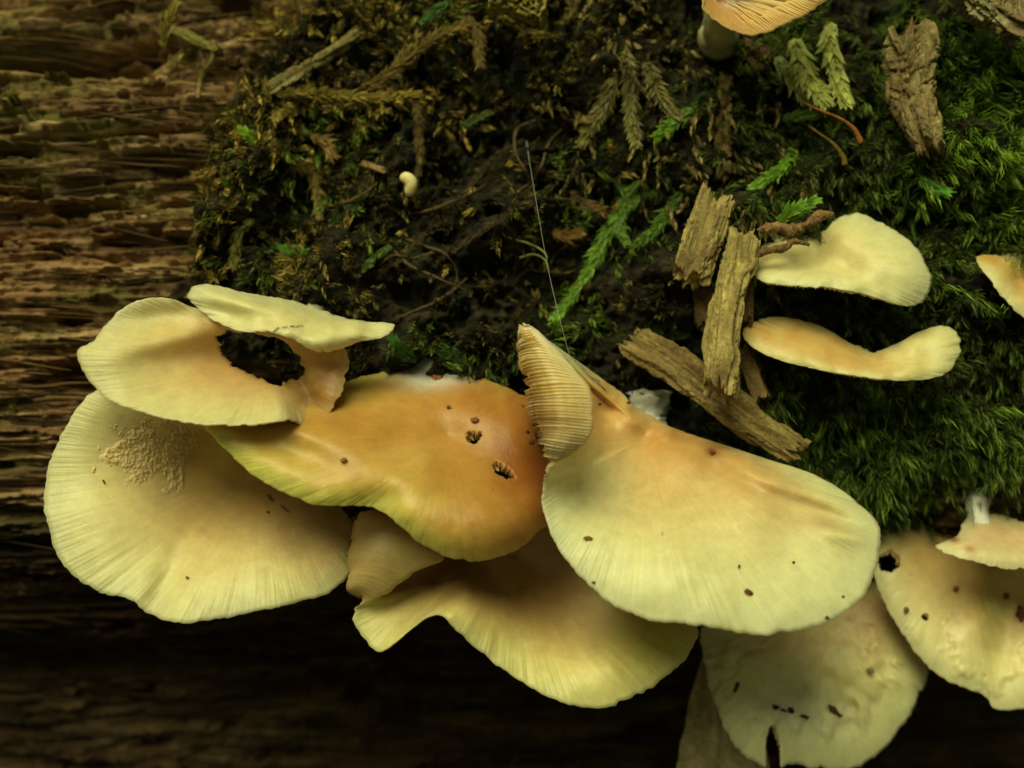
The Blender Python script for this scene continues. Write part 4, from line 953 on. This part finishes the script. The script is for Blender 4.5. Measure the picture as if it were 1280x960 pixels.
moss_stuff('golden_moss', 'golden brown dry moss fringe bordering the bare wood', lambda x, y: np.clip(0.9 * gauss(x, y, 350, 25, 80, 20, -12) + 0.6 * gauss(x, y, 225, 70, 40, 24) + 0.5 * gauss(x, y, 420, 60, 60, 16, -35), 0, 1) + moss_mask(x, y) * np.clip(box(x, y, 250, 420, 100, 350, 30) * patch(x, y, 4, 0.5, 0.62, 30) + 0.9 * gauss(x, y, 262, 260, 18, 130) + 0.8 * gauss(x, y, 400, 130, 160, 14, -2) + 0.7 * gauss(x, y, 470, 80, 140, 16, -30) + 0.35 * box(x, y, 420, 720, -20, 130, 30) * patch(x, y, 0, 0.5, 0.6, 30) + 0.25 * box(x, y, 420, 760, 130, 400, 30) * patch(x, y, 2, 0.58, 0.64, 24), 0, 1), 4800, 22, 11, 16, 3.2, (0.15, 0.115, 0.03), (0.46, 0.35, 0.08), 25, 0.7, 0.25, (0, -0.3, 0), 0.8, mat=M_DRY)
moss_stuff('green_moss', 'scattered green moss tufts over the dark mat', lambda x, y: moss_mask(x, y) * np.clip(box(x, y, 270, 470, 130, 350, 30) * patch(x, y, 5, 0.56, 0.62, 26) + 0.9 * gauss(x, y, 760, 250, 70, 60) + 0.9 * gauss(x, y, 600, 440, 110, 26) + gauss(x, y, 720, 400, 40, 30) + 0.5 * gauss(x, y, 860, 180, 60, 90) + 0.5 * gauss(x, y, 560, 20, 50, 20) , 0, 1), 1700, 30, 13, 18, 3.2, (0.075, 0.115, 0.02), (0.17, 0.26, 0.038), 26, 0.75, 0.3, (0, -0.4, 0), 0.6)

moss_stuff('olive_moss', 'tangled olive gold moss mat left of the hanging fronds', lambda x, y: moss_mask(x, y) * ss(920, 800, x) * np.clip(0.2 + patch(x, y, 6, 0.46, 0.58, 34), 0, 1) * (0.25 + 0.75 * np.clip(box(x, y, 240, 480, 90, 400, 30) + box(x, y, 320, 900, -60, 110, 40), 0, 1)), 4200, 19, 11, 11, 2.2, (0.05, 0.048, 0.014), (0.19, 0.165, 0.042), 28, 0.8, 0.2, (0, -0.3, 0), 0.8, mat=M_DRY)
moss_stuff('brown_moss', 'drooping brown dead moss between the hanging fronds and bark', lambda x, y: np.clip(box(x, y, 690, 1010, -40, 240, 30) * patch(x, y, 6, 0.42, 0.56, 40) + 0.6 * box(x, y, 860, 960, 200, 330, 20), 0, 1) * moss_mask(x, y), 1200, 46, 13, 17, 3.6, (0.10, 0.085, 0.03), (0.27, 0.21, 0.075), 27, 0.6, 0.6, (0, -1.0, 0), 0.45, mat=M_DRY)
def sprig(label, pts, ll, lw, c, seed, step=2.6, group=None, flat=0.75, mat=None, name='moss_sprig', spread=0.75, rad=1.3):
    """one feathery moss sprig along a path: stem and overlapping leaves"""
    r = np.random.default_rng(seed); ll *= 1.6; lw *= 1.25
    L = sum(math.dist(pts[i][:2], pts[i + 1][:2]) for i in range(len(pts) - 1))
    n = max(10, int(L / step))
    p = crom(pts, n); q = UPJ(p)
    root = empty(name, W(q[0]), label, 'moss', group)
    V, F = tube(p, np.linspace(rad, rad * 0.5, n), 6, seed, 0.1)
    mk('stem', V, F, mat or M_LEAF, root, cols=np.tile(np.array(c) * 0.7, (len(V), 1)))
    T = np.gradient(q, axis=0); T /= np.linalg.norm(T, axis=1, keepdims=True)
    sdv = np.cross(T, [0, 0, 1.0]); sdv /= np.linalg.norm(sdv, axis=1, keepdims=True)
    VV, FF, CC_ = [], [], []; k = 0
    for s_ in (-1, 1, -0.35, 0.35):
        nn = np.cross(sdv, T) + 0.25 * r.normal(0, 1, (n, 3))
        out = sdv * s_ * flat + np.cross(sdv, T) * (0.25 if abs(s_) > 0.5 else 0.55)
        d = T + out * spread * r.uniform(0.7, 1.3, (n, 1)) + r.normal(0, 0.10, (n, 3)); d /= np.linalg.norm(d, axis=1, keepdims=True)
        tt = np.linspace(0, 1, n)
        l_ = ll * r.uniform(0.75, 1.25, n) * (1 - 0.45 * tt) * (0.6 + 0.4 * ss(0, 0.2, tt))
        cc = np.array(c) * r.uniform(0.7, 1.3, (n, 1)) * (0.8 + 0.4 * tt)[:, None]
        v, f, c4 = leaves(q + r.normal(0, 0.4, q.shape), d, l_, np.full(n, lw), nn / np.linalg.norm(nn, axis=1, keepdims=True), r.uniform(0.3, 1.0, n), cc)
        VV.append(v); FF.append(f + k); CC_.append(c4); k += len(v)
    mk('leaves', np.vstack(VV), [np.vstack(FF)], mat or M_LEAF, root, cols=np.vstack(CC_))
    return root
def path(pts, dz0=6, dz1=14):
    n = len(pts); z = surf(np.array([p[0] for p in pts], float), np.array([p[1] for p in pts], float))
    z = np.convolve(np.pad(z, 1, mode='edge'), [0.25, 0.5, 0.25], 'valid') if n > 2 else z
    return [(p[0], p[1], float(np.maximum(z[i], -20)) + dz0 + (dz1 - dz0) * i / max(1, n - 1)) for i, p in enumerate(pts)]
BR = (0.17, 0.32, 0.03); BR2 = (0.12, 0.22, 0.028); PG = (0.45, 0.49, 0.12); OL = (0.19, 0.17, 0.045); GO = (0.25, 0.19, 0.035); BRN = (0.10, 0.075, 0.028)
sprig('long bright green moss sprig hanging toward the curled mushroom edge', path([(800, 245), (775, 270), (755, 300), (738, 335), (715, 370), (694, 398)], 12, 34), 15, 4.2, BR, 1)
sprig('bright green moss sprig beside the long hanging one', path([(850, 240), (835, 265), (815, 290), (792, 308)], 12, 28), 13, 3.8, BR2, 2)
sprig('short green moss sprig drooping over dead brown moss', path([(800, 225), (780, 250), (775, 285), (782, 300)], 12, 26), 12, 3.6, BR2, 3)
sprig('vivid green moss tip pointing left above the short chip', path([(866, 135), (850, 148), (834, 160), (820, 171)], 20, 42), 13, 4.4, BR, 4)
sprig('vivid green moss tip pointing down left of the capsule stalks', path([(992, 186), (984, 205), (965, 218), (944, 234)], 24, 56), 14, 5.0, (0.23, 0.44, 0.045), 5)
sprig('vivid green moss tip rising above the knobbly twig', [(972, 278, 96), (985, 268, 104), (1000, 260, 110), (1016, 252, 112)], 13, 5.0, (0.23, 0.44, 0.045), 6)
sprig('flat green moss shoot under the pale tufts', path([(978, 150), (995, 146), (1020, 142)], 22, 36), 12, 4.2, BR2, 7)
sprig('small bright green moss tip on the bare wood border', path([(330, 178), (318, 172), (303, 164)], 10, 24), 11, 4.0, (0.27, 0.46, 0.05), 8)
sprig('bright green moss tip above the wavy mushroom flap', path([(340, 308), (358, 312), (380, 315)], 12, 26), 11, 3.6, (0.16, 0.34, 0.05), 9)
sprig('pale green braided moss tuft nearest the grainy chip', path([(1040, 28), (1036, 55), (1044, 85), (1056, 124)], 34, 62), 19, 6.6, PG, 10, 3.4, flat=0.8, spread=0.85)
sprig('pale green braided moss tuft in the middle of three', path([(992, 48), (1000, 70), (1008, 95), (1030, 124)], 32, 56), 19, 6.6, PG, 11, 3.4, flat=0.8, spread=0.85)
sprig('pale green braided moss tuft next to the bark crumb', path([(968, 72), (985, 90), (1005, 115), (1028, 132)], 24, 44), 18, 6.2, (0.36, 0.40, 0.12), 12, 3.4, flat=0.8, spread=0.85)
sprig('drooping olive moss frond in the middle of the hanging row', path([(782, 62), (787, 100), (788, 140), (795, 178)], 16, 34), 15, 4.0, OL, 13, spread=1.05)
sprig('drooping olive moss frond curving left in the hanging row', path([(768, 96), (756, 130), (740, 155), (728, 176)], 14, 30), 14, 4.0, OL, 14, spread=1.05)
sprig('drooping olive moss frond curving right in the hanging row', path([(808, 78), (818, 105), (832, 130), (845, 145)], 14, 30), 14, 4.0, OL, 15, spread=1.05)
sprig('long golden brown moss strand across the dark mat', path([(345, 118), (385, 116), (430, 120), (475, 122), (518, 118)], 14, 18), 13, 3.2, GO, 16, mat=M_DRY)
sprig('brown moss strand hanging down beside the tiny mushroom button', path([(518, 116), (523, 150), (524, 190), (520, 225), (516, 245)], 14, 12), 10, 3.0, (0.13, 0.095, 0.03), 17, mat=M_DRY)
sprig('golden brown moss strand rising toward the wood lump', path([(450, 112), (485, 95), (510, 70), (540, 48), (580, 30)], 14, 22), 14, 3.2, (0.19, 0.135, 0.035), 18, mat=M_DRY)
sprig('brown moss strand hanging under the wood lump', path([(585, 20), (596, 45), (600, 78)], 14, 18), 13, 3.2, (0.15, 0.105, 0.03), 19, mat=M_DRY)
sprig('golden moss tuft curled in the mat near the bare wood', path([(352, 195), (372, 205), (392, 222), (398, 270)], 12, 16), 14, 3.4, (0.19, 0.15, 0.035), 20, mat=M_DRY)
sprig('olive yellow moss tuft above the wavy mushroom flap', path([(318, 275), (300, 290), (292, 330)], 12, 16), 13, 3.6, (0.20, 0.19, 0.04), 21, mat=M_DRY)
sprig('tan dry moss tuft with splayed tips', path([(388, 168), (405, 178), (414, 192)], 12, 16), 15, 3.6, (0.24, 0.16, 0.05), 22, mat=M_DRY)
sprig('pale yellow moss tip on the golden fringe', path([(372, 140), (360, 140), (346, 147)], 14, 20), 12, 4.0, (0.36, 0.28, 0.07), 23, mat=M_DRY)
sprig('yellow moss shoot sticking up beside the greenish stick', path([(205, 60), (208, 35), (220, 8)], 14, 30), 12, 3.6, (0.33, 0.27, 0.06), 24, mat=M_DRY)
sprig('dark fuzzy root strand running down to the dark hollow', path([(735, 180), (705, 215), (675, 245), (640, 265), (600, 290), (550, 325)], 8, 8), 7, 2.4, (0.075, 0.055, 0.025), 25, mat=M_DRY, name='root_strand', rad=2.2)
sprig('dark fuzzy root strand branching under the silk thread', path([(655, 175), (620, 195), (590, 230), (565, 270), (530, 295), (495, 330)], 8, 8), 7, 2.4, (0.06, 0.046, 0.02), 26, mat=M_DRY, name='root_strand', rad=2.2)
sprig('dead brown moss tuft in the hollow under the hanging fronds', path([(712, 240), (725, 252), (748, 262)], 12, 20), 15, 3.8, (0.15, 0.095, 0.035), 27, mat=M_DRY)
sprig('orange brown dead moss tuft at the hollow edge', path([(690, 290), (705, 295), (722, 292)], 12, 20), 14, 5.0, (0.21, 0.12, 0.035), 28, mat=M_DRY)
sprig('flat scaly liverwort shoot below the tan wood chip', path([(410, 278), (425, 270), (445, 252), (466, 238)], 8, 14), 6.5, 5.0, (0.075, 0.140, 0.022), 29, 5.0, name='liverwort', flat=1.0)
sprig('flat scaly liverwort shoot above the dark root strand', path([(575, 158), (590, 152), (610, 142)], 8, 14), 6.5, 5.0, (0.075, 0.120, 0.020), 30, 5.0, name='liverwort', flat=1.0)
sprig('flat scaly liverwort shoot above the orange mushroom', path([(445, 345), (465, 325), (485, 310)], 8, 14), 6.5, 5.0, (0.105, 0.180, 0.025), 31, 5.0, name='liverwort', flat=1.0)
sprig('green spiky moss star beside the wavy mushroom flap', path([(520, 452), (505, 440), (492, 424)], 18, 36), 13, 3.2, (0.055, 0.16, 0.03), 32)
sprig('green spiky moss shoot above the orange mushroom white base', path([(585, 462), (572, 448), (556, 440)], 16, 30), 13, 3.2, (0.055, 0.15, 0.03), 33)
sprig('bright moss tip on the cushion under the grainy chip', path([(1148, 222), (1164, 232), (1182, 240)], 22, 42), 13, 3.6, (0.13, 0.36, 0.04), 34)
sprig('green moss shoot at the top near the wood lump', path([(560, 2), (545, 14), (530, 26)], 14, 26), 11, 3.0, (0.07, 0.17, 0.03), 35)

# ------------------------------------------------------------------ dead leaf hanging behind the slit mushroom
tv = np.linspace(0, 1, 60); uv = np.linspace(-1, 1, 40)
TT, UU = np.meshgrid(tv, uv, indexing='ij')
cxl = 903 + 0 * TT; half = 80 * np.clip(np.sin(np.clip(TT * 1.25 + 0.10, 0, 1.5708)), 0, 1) * (1 - 0.55 * ss(0.75, 1.0, TT))
pxl = cxl + UU * half + (fbm(TT * 9, UU * 0.5, 3, 2) - 0.5) * 8 * UU
pyl = 770 + TT * 330
pzl = -105 + 62 * TT - 190 * ss(0.45, 1.0, TT) * 0.3 + 10 * UU ** 2 - 12 * np.exp(-(UU / 0.08) ** 2) * 0.4 + (fbm(TT * 6, UU * 2 + 4, 3, 3) - 0.5) * 14
Lq = UPJ(np.stack([pxl, pyl, pzl], -1)); Lb = Lq - np.array([0, 0, 2.2])
I = np.arange(60 * 40).reshape(60, 40); off = 2400
f1 = np.stack([I[:-1, :-1], I[1:, :-1], I[1:, 1:], I[:-1, 1:]], -1).reshape(-1, 4); f2 = f1[:, ::-1] + off
bd = np.concatenate([I[0], I[1:, -1], I[-1, ::-1][1:], I[::-1, 0][1:-1]]); bn = np.roll(bd, -1)
f3 = np.stack([bd, bn, bn + off, bd + off], -1)
lcol = np.array([0.46, 0.38, 0.20]) * (0.75 + 0.5 * fbm(pxl / 20, pyl / 20, 4, 1))[..., None]
lcol = np.where((vn(pxl / 2.2, pyl / 2.2, 6) > 0.94)[..., None], lcol * 0.35, lcol)
leafr = empty('dead_leaf', W(Lq[0, 20]), 'grey brown speckled dead leaf hanging behind the slit mushroom', 'leaf')
mk('blade', np.vstack([Lq.reshape(-1, 3), Lb.reshape(-1, 3)]), [np.vstack([f1, f2, f3])], M_DEADLEAF, leafr, cols=np.vstack([lcol.reshape(-1, 3)] * 2))
V, F = tube(crom([(903, 772, -105), (900, 760, -108), (897, 750, surf1(897, 750) - 6)], 20), np.linspace(3.5, 5, 20), 10, 3, 0.2)
mk('leaf_stalk', V, F, M_DEADLEAF, leafr, cols=np.tile([0.16, 0.11, 0.05], (len(V), 1)))

# ------------------------------------------------------------------ crumbs of debris on the caps
def crumbs(name, label, cx, cy, sx, sy, z, n, size, c, seed):
    r = np.random.default_rng(seed); V, F, C = [], [], []; k = 0
    ico = np.array([[1, 0, 0], [-1, 0, 0], [0, 1, 0], [0, -1, 0], [0, 0, 1], [0, 0, -1]], float)
    fi = np.array([[0, 2, 4], [2, 1, 4], [1, 3, 4], [3, 0, 4], [2, 0, 5], [1, 2, 5], [3, 1, 5], [0, 3, 5]])
    for i in range(n):
        p = UPJ(np.array([r.normal(cx, sx), r.normal(cy, sy), 0.0]) + np.array([0, 0, z]))
        s_ = size * r.uniform(0.5, 1.5)
        V.append(p + ico * s_ * r.uniform(0.5, 1.3, (6, 3))); F.append(fi + k); k += 6
        C.append(np.tile(np.array(c) * r.uniform(0.4, 1.6), (6, 1)))
    o = mk(name, np.vstack(V), [np.vstack(F)], M_TWIG, None, cols=np.vstack(C), smooth=False)
    return tag(o, label, 'debris', kind='stuff')
